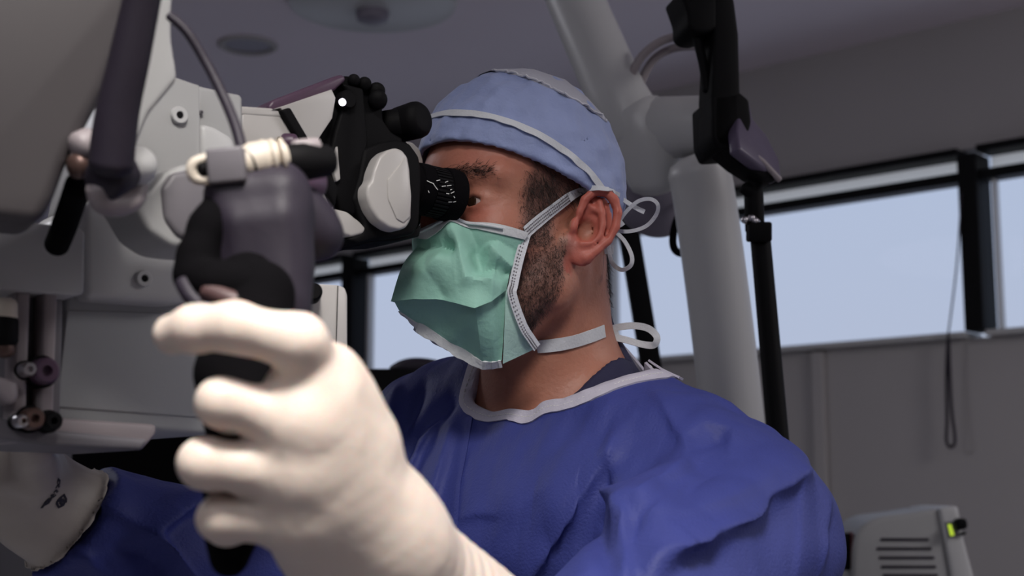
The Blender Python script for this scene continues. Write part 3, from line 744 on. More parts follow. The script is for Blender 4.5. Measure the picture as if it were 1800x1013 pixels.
def gown(p, opened=True):
    d = g0(p)
    near = np.abs(d) < .06
    q = p[near]
    if len(q):
        e = d[near]; dm = 0
        dm = dm + wob(q, 22, .0016, 1) + wob(q, 60, .0005, 2)
        e = e - dm
        d[near] = e
    # skirt down to the shins
    v = (p - CH) @ TR.T; z = p[:, 2]; rx = .145 + .05 * np.clip((1.15 - z), 0, 1); ry = .20 + .03 * np.clip((1.15 - z), 0, 1)
    sk_ = (np.sqrt((v[:, 0] / rx) ** 2 + (v[:, 1] / ry) ** 2 + 1e-9) - 1) * .14
    sk_ = smax(sk_ + .006 * np.sin(np.arctan2(v[:, 1], v[:, 0]) * 11), z - 1.12, .04)
    d = smin(d, sk_, .05); d = smax(d, .28 - z, .003)
    if opened:
        t = (p - RW) @ nrm(RE - RW); d = smax(d, np.where(L(p - RW) < .12, .0375 - t, -.05), .002)
        ax = nrm(P(905, 1225, .86) - LW); t = (p - LW) @ ax; m = (t < .19) & (L(p - LW - t[:, None] * ax) < .085)
        d = np.where(m & (np.abs(t - .19) < .01), np.maximum(d, .19 - t), d)
        d = smax(d, -hole(p, .0885, .09), .006)
    return d
lo3 = allp.min(0) - .13; hi3 = allp.max(0) + .14; lo3[2] = .24; hi3[2] = NB[2] + .09
gv, gf = snet(gown, lo3, hi3, .0030)
gv, gf = relax((gv, gf), 2, .5)
upm = gv[:, 2] > CH[2] - .35; gn = np.zeros_like(gv); gn[upm] = grad(gown, gv[upm], .003)
gv = crease(gv, gn); gv, gf = relax((gv, gf), 1, .5)
gownob = obj('gown', (gv, gf), gown_m, surgeon, 180)
# binding round the neck opening, found where the opening meets the cloth
ring = []
gfull = lambda p: gown(p, False)
for a in np.linspace(0, 2 * math.pi, 161):
    r_ = cN + (math.cos(a) * u1 + math.sin(a) * u2) * float(radius(a, .001))
    ts = np.linspace(.14, -.09, 120); pp = r_ + ts[:, None] * NAX; dd = gfull(pp); k = np.argmax(dd < 0) if (dd < 0).any() else len(ts) - 1
    ring.append(pp[k])
ring = np.array(ring)
for _ in range(5): ring[1:-1] = (ring[:-2] + ring[1:-1] * 2 + ring[2:]) / 4; ring[0] = ring[-1] = (ring[1] + ring[-2]) / 2
outw = ring - cN; outw -= (outw @ NAX)[:, None] * NAX; outw /= L(outw)[:, None]
rows = []
for k in (0, .006, .012, .0175): rows.append(proj(gfull, ring + outw * k) )
G = [grad(gfull, r) for r in rows]; rows = [crease(r, g) for r, g in zip(rows, G)]
V = [ring - outw * .0015 - NAX * .010, ring - outw * .0015 + G[0] * .001] + [r + g * .0016 for r, g in zip(rows, G)] + [rows[-1] - G[-1] * .001]
n = len(ring); V = np.vstack(V); nr = len(V) // n
Fs = [[r * n + j, r * n + j + 1, (r + 1) * n + j + 1, (r + 1) * n + j] for r in range(nr - 1) for j in range(n - 1)]
bind = mat('binding_white', (.48, .46, .55), .75, bump=.3, bscale=350, var=.1, vscale=60)
cb = obj('collar_binding', (V, Fs), bind, gownob, 60)
mid = proj(gfull, ring + outw * .009); gm = grad(gfull, mid); st_ = []
for i in range(0, n - 1, 1):
    a_ = mid[i] * .8 + mid[i + 1] * .2; b_ = mid[i] * .2 + mid[i + 1] * .8; st_.append(tube([a_ + gm[i] * .0018, b_ + gm[i] * .0018], .00035, 6, rnd=False))
obj('stitching', merge(st_), M['mark'], gownob)
# tie tab at the left shoulder end of the collar
pp, gg = hit(gfull, [(1158, 622), (1180, 632), (1203, 656)])
obj('shoulder_tab', ribbon(smooth_path(pp + gg * .003), np.repeat(gg, 8, 0)[:17], .009, .002), bind, gownob)
# long vertical seam of the front panel
pp, gg = hit(gfull, [(828, 735), (818, 790), (808, 850), (804, 910), (802, 960), (800, 1020)])
pp = crease(pp, gg)
obj('panel_seam', ribbon(pp + gg * .0003, gg, .005, .0012), gown_m, gownob)
# trousers and shoes below the gown
tro = mat('trouser_navy', (.012, .012, .045), .8)
def legs(p):
    d = None
    for s in (1, -1):
        hp = CH + tl * s * .09; hp = np.array([hp[0], hp[1], .75]); an = hp.copy(); an[2] = .10
        e = rc(p, hp, an, .09, .065); d = e if d is None else smin(d, e, .02)
    return smax(d, .07 - p[:, 2], .003)
obj('trousers', snet(legs, [CH[0] - .3, CH[1] - .3, .03], [CH[0] + .3, CH[1] + .3, .86], .009), tro, surgeon, 180)
for s in (1, -1):
    b0 = CH + tl * s * .09
    def shoe(p): return smax(smin(ell(p, (b0[0] + tf[0] * .06, b0[1] + tf[1] * .06, .03), (.15, .052, .055), TR), ell(p, (b0[0], b0[1], .06), (.06, .045, .06), TR), .03), .002 - p[:, 2], .002)
    obj('shoe', snet(shoe, [b0[0] - .3, b0[1] - .3, -.02], [b0[0] + .3, b0[1] + .3, .16], .006), M['black'], surgeon, 180)

# ---------------- gloves
glm = mat('latex_glove', (.74, .63, .55), .42, bump=.12, bscale=240, spec=.35, sss=.35)
hl = np.array([LW] + F_IDX + F_MID + F_RNG + F_PNK + F_THM + [P(905, 1225, .86)])
gl_ = obj('left_glove', snet(lambda p: smax(glove_l(p), (p - LW) @ nrm(P(905, 1225, .86) - LW) - .215, .002), hl.min(0) - .04, hl.max(0) + .06, .0018), glm, surgeon, 180)
hrp = np.array([RW, RHc] + sum(R_F, []))
gmr = mat('latex_glove_shaded', (.46, .41, .36), .5, bump=.12, bscale=240, var=.1, vscale=20)  # darker copy of the glove latex, shade put into its colour
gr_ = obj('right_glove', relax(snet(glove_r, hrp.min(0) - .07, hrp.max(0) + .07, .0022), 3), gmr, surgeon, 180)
# black print on the cuff of the right glove: a word running up the cuff and a round mark beside it
def stroke(l, wd=.0019):
    pp, gg = hit(glove_r, l, .5); return ribbon(pp + gg * .0003, gg, wd, .0003)
pr = [[(73, 893), (78, 886), (82, 884)], [(80, 888), (84, 878), (88, 880), (84, 886)], [(88, 880), (92, 872)], [(90, 870), (94, 874), (98, 870)], [(94, 866), (98, 862), (101, 865)],
      [(98, 858), (101, 852), (104, 856)], [(100, 850), (102, 843), (105, 846), (104, 852)], [(76, 890), (80, 882), (86, 876)], [(86, 882), (90, 874), (95, 868)],
      [(99, 884), (105, 876), (112, 870), (116, 878), (111, 888), (103, 892), (99, 884)], [(104, 886), (110, 878), (114, 884)], [(106, 874), (108, 888)], [(100, 880), (117, 882)]]
obj('printed_mark', merge([stroke(s) for s in pr]), M['print'], gr_)

# ---------------- surgical cap
def capin(q): return smin(ell(q, (.012, 0, .060), (.0935, .0825, .097)), ell(q, (-.018, 0, .054), (.074, .080, .088)), .03)
def cap(p):
    q = toh(p); y = q[:, 1].copy()
    d = capin(q)
    zz = q[:, 2] - (.038 + (q[:, 0] - .005) * .33 - np.clip(-q[:, 0] - .02, 0, .1) * .5 )
    cr_ = .0016 * np.maximum(0, np.sin(q[:, 0] * 60 + q[:, 2] * 25 + 2 * np.sin(y * 40))) * np.exp(-((q[:, 2] - .09) / .04) ** 2)
    d = d + wob(q, 70, .0009, 8) + wob(q, 26, .0016, 9) + cr_
    d = smax(d, -zz, .0015)
    inn = capin(q) + .004
    return smax(d, -smax(inn, q[:, 2] - .085, .01), .001)
capm = mat('cap_light_blue', (.26, .315, .54), .7, bump=.5, bscale=160, var=.10, vscale=35, sheen=.2)
capo = obj('surgical_cap', snet(cap, OH - .15, OH + .19, .0026), capm, surgeon, 180)
seam = [(866, 122), (880, 126), (908, 131), (940, 143), (968, 155), (1000, 172), (1030, 188), (1052, 202), (1066, 214)]
capw = mat('crown_panel_white', (.40, .40, .46), .7, bump=.5, bscale=200)
# crown panel: raised patch on top of the cap, bounded by the seam
pp, gg = hit(cap, seam); a_ = pp; rows = [a_]
for k in range(1, 7): rows.append(proj(cap, a_ - Yh * .016 * k + Zh * .004 * k))
V = np.vstack([a_ + Yh * .0008 - Zh * .001] + [r + grad(cap, r) * .0016 for r in rows] + [rows[-1]]); n = len(a_); nr = len(V) // n
obj('crown_panel', (V, [[r * n + j, r * n + j + 1, (r + 1) * n + j + 1, (r + 1) * n + j] for r in range(nr - 1) for j in range(n - 1)]), capw, capo, 60)
pp = smooth_path(pp, 6); gg = grad(cap, pp); zig = pp + gg * .0012 + np.random.normal(0, .0006, pp.shape)
obj('crown_seam', tube(zig, .0012, 6), M['mark'] if False else mat('seam_white', (.55, .55, .6), .7), capo)
def on_cap(l, lift=.0015):
    pp, gg = hit(cap, l); pp = smooth_path(pp, 8); gg = grad(cap, pp); return pp + gg * lift, gg
strap_m = mat('strap_white', (.60, .62, .66), .7, bump=.3, bscale=400)
band = [(743, 222), (752, 210), (775, 203), (800, 200), (835, 202), (870, 209), (910, 222), (950, 240), (985, 262), (1015, 285), (1040, 310), (1058, 334)]
pp, gg = on_cap(band); 
# the band goes on round the far side
bandm = strap_m
obj('cap_band', ribbon(pp, gg, .0062, .0009), bandm, capo)
edge = [(742, 251), (760, 247), (790, 243), (825, 243), (850, 246), (885, 257), (920, 275), (950, 292), (985, 317), (1005, 332)]

# ---------------- face mask
mk = [
 [((920, 411), .0635), ((903, 458), .066), ((890, 510), .064)],
 [((880, 401), .057), ((872, 455), .066), ((864, 530), .066)],
 [((845, 396), .047), ((842, 440), .052), ((834, 542), .062)],
 [((808, 391), .033), ((800, 450), .046), ((800, 533), .047)],
 [((775, 390), .024), ((757, 465), .032), ((762, 527), .030)],
 [((752, 396), .016), ((722, 468), .016), ((725, 526), .013)],
 [((738, 402), .006), ((708, 462), .002), ((687, 530), -.004)]]
lowr = [
 [((889, 509), .060), ((886, 570), .056), ((882, 634), .046)],
 [((864, 528), .060), ((866, 585), .054), ((868, 637), .041)],
 [((836, 538), .056), ((842, 590), .046), ((848, 636), .032)],
 [((802, 530), .042), ((815, 575), .030), ((818, 615), .018)],
 [((765, 524), .026), ((780, 560), .016), ((777, 592), .006)],
 [((728, 523), .010), ((740, 548), .004), ((744, 570), -.004)],
 [((709, 524), -.001), ((716, 543), -.003), ((732, 567), -.008)],
 [((692, 528), -.006), ((697, 538), -.008), ((702, 547), -.012)]]
brim = [((885, 646), .044), ((868, 649), .036), ((848, 650), .028), ((806, 629), .014), ((770, 604), .002), ((737, 588), -.008), ((729, 573), -.012), ((703, 549), -.014)]
def mgrid(cols, sub=6, crease=True):
    g = np.array([[at_y(*c[0], c[1]) for c in col] for col in cols])      # columns x rows
    return g
def loft(g, su=5, sv=6):
    """linear along columns (crisp folds), slightly rounded down the rows"""
    a = []
    for row in np.swapaxes(g, 0, 1):
        r_ = []
        for i in range(len(row) - 1):
            for t in np.linspace(0, 1, su, endpoint=False): r_.append(row[i] * (1 - t) + row[i + 1] * t)
        r_.append(row[-1]); a.append(r_)
    a = np.array(a); out = [smooth_path(a[:, j], sv) for j in range(a.shape[1])]
    return np.swapaxes(np.array(out), 0, 1)                               # rows x cols
def sheet(R, th=.0012, mirror=True, tuck=0., zf=.9):
    R = np.array(R); nr, nc = R.shape[:2]
    if mirror:
        o = R[:, ::-1][:, 1:].copy(); v = (o - OH); yy = v @ Yh; y0 = (R[:, -1:] - OH) @ Yh
        o = o - Yh[None, None] * ((yy - y0) * 2)[..., None]; o = o + (Zh * zf - Xh * 1.2)[None, None] * (tuck * np.abs(yy - y0))[..., None]; o = clear(o); R = np.concatenate([R, o], 1); nc = R.shape[1]
    ctr = hw(.03, 0, -.05); V = R.reshape(-1, 3)
    inner = V + np.array([nrm(ctr - v) for v in V]) * th
    n = nr * nc; Fs = []
    for i in range(nr - 1):
        for j in range(nc - 1):
            a, b, c, d = i * nc + j, i * nc + j + 1, (i + 1) * nc + j + 1, (i + 1) * nc + j; Fs += [[a, b, c, d], [n + d, n + c, n + b, n + a]]
    bd_ = [i * nc for i in range(nr)] + [(nr - 1) * nc + j for j in range(1, nc)] + [i * nc + nc - 1 for i in range(nr - 2, -1, -1)] + [j for j in range(nc - 2, 0, -1)]
    for a, b in zip(bd_, bd_[1:] + bd_[:1]): Fs.append([a, b, n + b, n + a])
    bm = bmesh.new(); vs = [bm.verts.new(v) for v in np.vstack([V, inner])]
    for f in Fs:
        try: bm.faces.new([vs[i] for i in f])
        except ValueError: pass
    return bm_out(bm)
maskm = mat('mask_green', (.27, .52, .43), .65, bump=.35, bscale=180, var=.05, vscale=15)
maskw = mat('mask_white_edge', (.58, .60, .62), .7, bump=.4, bscale=300)
UP_ = loft(mgrid(mk)); 
# dents and creases of the crumpled upper panel
def dent(R, pxs, w_, a_):
    fl = R.reshape(-1, 3); xy = np.array([px_of(v)[:2] for v in fl]); pts = [fl[np.argmin(((xy - np.array(c)) ** 2).sum(1))] for c in pxs]
    ctr = hw(.03, 0, -.05); out = R.copy()
    for idx in np.ndindex(R.shape[:2]):
        p = R[idx]; m = min(segd(p[None], pts[i], pts[i + 1])[0][0] for i in range(len(pts) - 1)); out[idx] = p - nrm(ctr - p) * a_ * math.exp(-(m / w_) ** 1.4)
    return out
def clear(R, g=.0045):
    p = R.reshape(-1, 3).copy()
    for _ in range(4):
        d = head(p); m = d < g
        if not m.any(): break
        n_ = grad(head, p[m]); p[m] += n_ * (g - d[m])[:, None]
    return p.reshape(R.shape)
UP_ = loft(mgrid(mk), 16, 20)
UP_ = dent(UP_, [(800, 400), (810, 440), (825, 490), (862, 492)], .008, .010)
UP_ = dent(UP_, [(830, 440), (845, 475), (872, 468)], .011, -.012)
UP_ = dent(UP_, [(862, 440), (880, 455), (895, 470)], .006, .007)
UP_ = dent(UP_, [(868, 485), (892, 480)], .005, -.006)
UP_ = dent(UP_, [(735, 425), (775, 428), (788, 430)], .009, -.013)
UP_ = clear(UP_)
UP_ = dent(UP_, [(735, 445), (750, 480), (770, 520)], .010, -.007)
UP_ = dent(UP_, [(790, 412), (775, 455), (755, 480)], .008, .007)
LO_ = loft(mgrid(lowr), 6, 5)
LO_ = clear(LO_)
LO_ = dent(LO_, [(850, 545), (800, 590)], .007, .003)
UP_ = clear(UP_)
mask = obj('face_mask', sheet(UP_, tuck=.68, zf=.05), maskm, surgeon, 35)
obj('lower_pleat', sheet(LO_, tuck=.65), maskm, mask, 30)
bot = np.array([at_y(*c[0], c[1]) for c in lowr_last] if False else [at_y(*l[-1][0], l[-1][1]) for l in lowr]); br = np.array([at_y(*c[0], c[1]) for c in brim])
fw_ = nrm(hw(1, 0, -.3) - hw(0, 0, 0))
top_ = bot + fw_ * .0012; bro = br + fw_ * .0012
RB = loft(np.stack([top_ , bro], 1), 5, 3)
for j in range(RB.shape[1]): RB[:, j] += fw_ * .0009 * math.sin(j * 1.7) 
obj('bottom_hem', sheet(RB, .0016, tuck=.65), maskw, mask, 30)
# top hem with the nose wire
hem = [[((c[0][0][0] - 0, c[0][0][1] - 1), c[0][1] + .0012), ((c[0][0][0] - 2, c[0][0][1] + 16), c[0][1] + .0020)] for c in mk]
obj('top_hem', sheet(UP_[:7] + np.array([[nrm(v - hw(.03, 0, -.03)) * .0016 for v in r] for r in UP_[:7]]), .0006, tuck=.68, zf=.05), maskw, mask, 30)
wire = np.array([v + nrm(v - hw(.03, 0, -.03)) * .0034 for v in UP_[3][16:]])
obj('nose_wire', tube(wire, .0013, 8), strap_m, mask)
# side panel and its woven edge band
sp_ = [[((889, 508), .0625), ((887, 570), .059), ((884, 640), .048)], [((904, 513), .0655), ((918, 572), .063), ((944, 612), .058)]]
obj('side_panel', sheet(clear(loft(mgrid(sp_), 5, 5)), .001, False), mat('mask_pale_green', (.40, .60, .54), .65, bump=.3, bscale=300), mask, 30)
eb = [(925, 410, .0655), (912, 455, .0678), (902, 500, .0685), (900, 520, .0685), (918, 572, .0655), (934, 598, .0625), (943, 611, .061)]
pp = smooth_path([at_y(a, b_, c) for a, b_, c in eb]); 
ebo = obj('edge_band', ribbon(pp, [Yh * .9 + Xh * .2] * len(pp), .0085, .0012), strap_m, mask)
dots = []
for k in range(0, len(pp)):
    for s in (-1, 0, 1):
        T_ = nrm(pp[min(k + 1, len(pp) - 1)] - pp[max(k - 1, 0)]); sd = nrm(np.cross(T_, Yh)); c = pp[k] + sd * s * .0023 + (Yh * .9 + Xh * .2) * .0013
        dots.append(box(c, [T_, sd, Yh], (.0006, .0005, .0003), 0))
obj('woven_dots', merge(dots), M['greyd'], ebo)
# ties
def bodyfast(p): return smin(head(p), neck(p), .014)
ctop = lambda p: np.minimum(bodyfast(p), cap(p))
def strip(l, wd, lift=.0015, f=ctop, m=strap_m, name='tie', parent=mask, wds=None):
    pp, gg = hit(f, l); pp = smooth_path(pp, 8); gg = grad(f, pp, .004); pp = pp + gg * lift
    return obj(name, ribbon(pp, gg, np.interp(np.linspace(0, 1, len(pp)), np.linspace(0, 1, len(wds)), wds) if wds else wd, .0009), m, parent), pp, gg
ut, up_p, up_g = strip([(922, 409), (940, 393), (962, 375), (985, 357), (1003, 344), (1022, 335), (1045, 332), (1066, 334), (1086, 343)], .009, wds=[.0105, .0105, .010, .0095, .007, .005, .004, .004])
dots = []
for k in range(1, 30, 1):
    for s in (-1, 0, 1):
        T_ = nrm(up_p[k + 1] - up_p[k - 1]); sd = nrm(np.cross(T_, up_g[k])); dots.append(box(up_p[k] + sd * s * .0024 + up_g[k] * .0011, [T_, sd, up_g[k]], (.0006, .0005, .0003), 0))
obj('woven_dots', merge(dots), M['greyd'], mask)
lt, lp_p, lp_g = strip([(944, 609), (965, 608), (990, 604), (1015, 598), (1040, 590), (1060, 582)], .0115)
# free loops of the bows behind the neck and head
def loop(l, wd=.0042, n_=None, name='tie_loop', th=.0008):
    pp = smooth_path([P(*a) for a in l], 10); nn = [nrm(-FW + RT * .25 + UP * .3 * math.sin(i * .12)) for i in range(len(pp))]
    return obj(name, ribbon(pp, nn, wd, th), strap_m, mask)
loop([(1084, 343, 1.285), (1100, 355, 1.30), (1118, 366, 1.305), (1133, 373, 1.305)], .0045)
loop([(1080, 405, 1.31), (1096, 378, 1.305), (1120, 355, 1.30), (1143, 350, 1.295), (1156, 360, 1.295), (1153, 378, 1.30), (1135, 398, 1.305), (1108, 407, 1.31), (1080, 406, 1.315)], .0035)
loop([(1076, 398, 1.31), (1088, 395, 1.305), (1095, 390, 1.305)], .006)
loop([(1082, 408, 1.31), (1098, 425, 1.305), (1110, 450, 1.30), (1108, 467, 1.30), (1092, 474, 1.305), (1076, 462, 1.31), (1070, 435, 1.315), (1074, 408, 1.32)], .0040)
loop([(1074, 405, 1.318), (1070, 425, 1.318), (1069, 447, 1.318)], .010)
loop([(1060, 583, 1.335), (1085, 576, 1.335), (1115, 573, 1.33), (1140, 578, 1.325), (1154, 592, 1.32), (1150, 606, 1.32), (1130, 606, 1.325), (1100, 598, 1.33), (1066, 590, 1.335)], .0065)
loop([(1062, 582, 1.34), (1075, 584, 1.335), (1085, 580, 1.335)], .011)
# ================================================================== THE MICROSCOPE
ms = thing('surgical_microscope', 'large grey and white microscope with black binocular tubes and a pistol grip handle', 'microscope', P(200, 400, 1.1))
E = hw(.104, .0335, .017)                                  # where the near eyepiece meets the eye
MX, MY, MZ = Xh, Yh, Zh
def on_m(px, py, y): return on_plane(px, py, E + MY * y, MY)    # on a plane parallel to the tubes, y towards the camera
def slab(name, out, y, th, m, bev=.003, seg=3, scale=1., parent=ms, smooth=40):
    return obj(name, prism([on_m(a, b, y) for a, b in out], -MY * th, bev, seg, scale), m, parent, smooth)
# --- eyepieces
def eyep(c, nm, sgn):
    ax = nrm(on_m(735, 352, .0) - on_m(815, 352, .0))
    ax = MX
    e = obj(nm, lathe(c, ax, [(-.002, .012), (-.004, .019), (-.0015, .0228), (.004, .0236), (.010, .0232), (.013, .0225), (.0135, .0215), (.030, .0210), (.031, .0222), (.042, .0218), (.043, .0205), (.062, .0200), (.062, .008)], 64), M['blackmat'], ms)
    rib = []
    for k in range(40):
        a = 2 * math.pi * k / 40; v = math.cos(a) * MY + math.sin(a) * MZ
        rib.append(box(c + ax * .022 + v * .0213, [ax, np.cross(ax, v), v], (.0075, .0009, .0006), .0002, 1))
    obj('grip_ribs', merge(rib), M['black'], e)
    return e
e1 = eyep(E, 'eyepiece', 1); e2 = eyep(hw(.104, -.0335, .017), 'eyepiece', -1)
def cyl(p):   # surface of the near eyepiece, for its markings
    q = p - E; t = q @ MX; return L(q - t[:, None] * MX) - .0224
def mark(l, wd=.0006):
    pp, gg = hit(cyl, l); return ribbon(pp + gg * .0004, gg, wd, .0002)
mk_ = [[(750, 318), (756, 321), (762, 323)], [(761, 323), (765, 329), (769, 334)], [(767, 318), (773, 317)], [(776, 328), (783, 327)], [(785, 327), (793, 326)], [(791, 334), (794, 333)],
       [(784, 340), (789, 341)], [(792, 340), (798, 337)], [(797, 345), (799, 348)], [(788, 355), (794, 355)], [(796, 355), (802, 354)], [(782, 321), (787, 319)], [(730, 338), (731, 342)], [(752, 335), (754, 339)]]
obj('diopter_scale', merge([mark(a) for a in mk_]), M['mark'], e1)
# --- near prism housing: white oval shell on a black carrier
ov = [(667, 276), (680, 264), (697, 259), (709, 264), (718, 276), (722, 300), (725, 350), (724, 385), (716, 400), (702, 405), (686, 401), (667, 388), (653, 368), (645, 345), (646, 326), (654, 318), (657, 300)]
slab('prism_housing', ov, .040, .022, M['white'], .007, 4)
def ovs(p): return None
slab('prism_facet', [(682, 315), (703, 290), (712, 275), (719, 290), (724, 345), (722, 382), (710, 392), (698, 385), (683, 350)], .0415, .004, M['white'], .0015, 2)
slab('carrier', [(640, 262), (668, 250), (700, 244), (722, 252), (738, 275), (742, 300), (742, 330), (738, 395), (728, 412), (700, 418), (655, 422), (630, 430), (612, 420), (635, 408), (640, 395), (620, 350), (632, 310)], .026, .030, M['black'], .005, 3)
slab('prism_housing', [(712, 247), (727, 249), (740, 262), (746, 283), (744, 303), (737, 312), (728, 320), (700, 320), (695, 260)], -.045, .022, M['white'], .007, 4)
slab('carrier', [(690, 240), (716, 246), (733, 275), (736, 310), (735, 400), (700, 410), (690, 300)], -.030, .018, M['black'], .004)
# --- black tube body
tb_ = [(556, 214), (563, 195), (578, 160), (604, 132), (622, 133), (640, 140), (655, 150), (668, 165), (674, 185), (675, 210), (690, 232), (712, 244), (700, 262), (668, 290), (656, 320), (650, 395), (640, 402), (610, 398), (588, 366), (572, 330), (556, 300), (548, 250)]
slab('tube_body', tb_, .018, .060, M['black'], .006, 3)
slab('side_cover', [(575, 300), (590, 230), (612, 160), (600, 145), (640, 155), (648, 250), (632, 330), (625, 380), (600, 370)], .024, .010, M['black'], .004)
for i, (a, b, r) in enumerate(((622, 141, 10), (641, 147, 11), (662, 160, 14))):
    obj('knuckle', tube([on_m(a, b, .022), on_m(a, b, -.045)], r / 1950., 20), M['black'], ms)
obj('knuckle', tube([on_m(664, 175, .024), on_m(664, 178, -.04)], .008, 20), M['black'], ms)
kn = on_m(722, 214, .012)
obj('knob_stem', tube([on_m(676, 222, .0), on_m(710, 216, .008)], .013, 24), M['black'], ms)
obj('adjustment_knob', lathe(kn, nrm(-MX * .30 + MY * .95 + MZ * .1), [(-.014, .012), (-.012, .0150), (.006, .0158), (.010, .0150), (.013, .0125), (.014, .011), (.0135, .004)], 40), M['black'], ms)
lens_pt = on_m(600, 180, .030)
obj('lamp_window', lathe(on_m(600, 180, .0175), MY, [(0, .008), (.010, .008), (.012, .0065)], 24), M['black'], ms)
obj('indicator_lamp', lathe(on_m(601, 180, .028), MY, [(0, .0030), (.0015, .0030), (.003, .0015)], 20), emat('white_indicator', (.9, .85, 1), 3.0), ms)
# --- white head housing, lid and strap
slab('head_cover', [(478, 193), (583, 157), (590, 172), (584, 208), (556, 250), (552, 262), (524, 244), (494, 190)], .030, .05, M['white'], .003)
slab('lid', [(470, 189), (478, 176), (590, 133), (604, 130), (610, 140), (588, 160), (480, 196)], .026, .055, M['plum'], .003)
slab('strap', [(494, 193), (511, 188), (552, 258), (596, 330), (590, 365), (572, 330), (540, 268)], .034, .058, M['black'], .002)
slab('front_shell', [(425, 190), (480, 191), (498, 206), (545, 275), (575, 330), (588, 365), (590, 375), (560, 372), (420, 340)], .028, .06, M['white'], .004)
slab('shell_lid', [(420, 186), (478, 190), (498, 198), (500, 207), (420, 201)], .0285, .06, M['white'], .0015)
slab('lower_lens_cover', [(588, 366), (612, 372), (634, 390), (645, 402), (640, 412), (618, 417), (606, 412), (596, 392)], .026, .05, M['white'], .005, 4)
slab('white_wedge', [(586, 300), (591, 268), (594, 256), (599, 315), (592, 320)], .0275, .02, M['white'], .001)
slab('lower_arm', [(600, 408), (618, 420), (645, 412), (700, 415), (742, 395), (738, 416), (700, 424), (655, 426), (632, 433), (615, 428)], .020, .05, M['black'], .003)
# small screw tab
sc_ = smooth_path([on_m(487, 248, .036), on_m(489, 242, .036), on_m(496, 243, .036), on_m(494, 250, .036)])
obj('wire_clip', tube(sc_, .0006, 6), M['black'], ms); obj('screw_knob', tube([on_m(500, 250, .030), on_m(516, 251, .034)], .007, 20), M['plum'], ms)
# --- optics carrier (big light grey housing) and its screws
slab('main_housing', [(262, 128), (275, 124), (345, 148), (352, 150), (352, 300), (430, 320), (430, 420), (340, 440), (260, 430), (225, 400), (205, 330), (225, 230)], .075, .13, M['grey'], .005)
slab('housing_wing', [(345, 148), (388, 158), (428, 166), (430, 250), (430, 330), (345, 330)], .062, .10, M['grey'], .004)
slab('curved_cover', [(352, 215), (378, 222), (410, 240), (418, 262), (418, 300), (352, 300)], .066, .02, M['arm'], .006)
def screw(px, py, y, r, m=M['arm']):
    c = on_m(px, py, y); s = obj('screw', lathe(c, MY, [(-.002, r), (.0008, r), (.0018, r * .9), (.0018, r * .45), (.0003, r * .4)], 32), m, ms)
    obj('socket', lathe(c, MY, [(.0002, r * .42), (.0012, r * .42)], 6), M['black'], s); return s
screw(315, 203, .0765, .0062); screw(353, 198, .063, .0015, M['greyd'])
slab('bearing_housing', [(205, 330), (250, 350), (300, 360), (345, 355), (350, 440), (352, 528), (300, 535), (150, 525), (148, 395), (150, 365)], .070, .13, M['arm'], .010, 4)
screw(253, 490, .0715, .0058)
slab('control_box', [(-60, 378), (140, 400), (150, 408), (148, 515), (140, 520), (-60, 505)], .085, .15, M['arm'], .008, 4)
slab('lower_housing', [(118, 515), (352, 528), (420, 535), (610, 510), (612, 640), (600, 650), (380, 765), (95, 742), (100, 640)], .050, .12, M['greym'], .005)
slab('housing_seam_plate', [(118, 545), (360, 552), (365, 735), (100, 716)], .0515, .004, M['greym'], .001)
slab('end_panel', [(524, 497), (596, 501), (608, 506), (612, 520), (612, 615), (600, 640), (520, 650)], .052, .03, M['white'], .002)
obj('panel_seam', tube([on_m(594, 503, .0525), on_m(590, 640, .0525)], .0004, 6), M['black'], ms)
for a, b in ((548, 519), (552, 585)):
    k = obj('side_knob', lathe(on_m(a, b, .052), nrm(MY + MX * .5), [(0, .007), (.016, .007), (.018, .0055)], 24), M['black'], ms)
    obj('knob_pin', tube([on_m(a - 18, b - 3, .060), on_m(a - 8, b - 2, .062)], .0042, 16), M['brass'], k)
slab('base_ledge', [(105, 735), (276, 746), (276, 764), (250, 792), (20, 778), (0, 745), (60, 735)], .065, .12, M['mauve'], .003)
slab('base_plate', [(-40, 725), (105, 757), (262, 772), (250, 792), (90, 785), (-40, 765)], .075, .12, M['greyd'], .003)
# --- exposed rods and fittings at the left edge
for a, w_ in ((42, 24), (90, 24)):
    slab('rail', [(a - w_ / 2, 512), (a + w_ / 2, 512), (a + w_ / 2 - 8, 742), (a - w_ / 2 - 8, 742)], .080, .02, M['mauve'], .002)
slab('rail_shadow_slab', [(18, 515), (112, 515), (106, 745), (6, 740)], .060, .02, M['greyd'], .002)  # dark slab standing in for the shade between the rails
for a, b, r, m in ((38, 652, .0048, 'chrome'), (68, 655, .0085, 'plum'), (47, 738, .0070, 'brass'), (80, 742, .0060, 'black'), (27, 742, .0042, 'chrome')):
    f_ = obj('fitting', lathe(on_m(a, b, .078), MY, [(0, r), (.014, r), (.016, r * .8), (.016, r * .4), (.012, r * .35)], 28), M[m], ms)
    obj('collar', lathe(on_m(a, b, .076), MY, [(0, r * 1.25), (.006, r * 1.25)], 28), M['black'], f_)
slab('valve_body', [(-10, 660), (34, 668), (36, 700), (20, 715), (-10, 690)], .088, .02, M['mauve'], .004)
obj('white_plug', tube([on_m(8, 535, .085), on_m(8, 560, .085)], .008, 20), M['cream'], ms)
obj('plug_body', tube([on_m(7, 565, .085), on_m(6, 600, .085)], .009, 20), M['black'], ms)
obj('plug_tip', tube([on_m(7, 603, .085), on_m(8, 620, .085)], .0065, 20), M['brass'], ms)
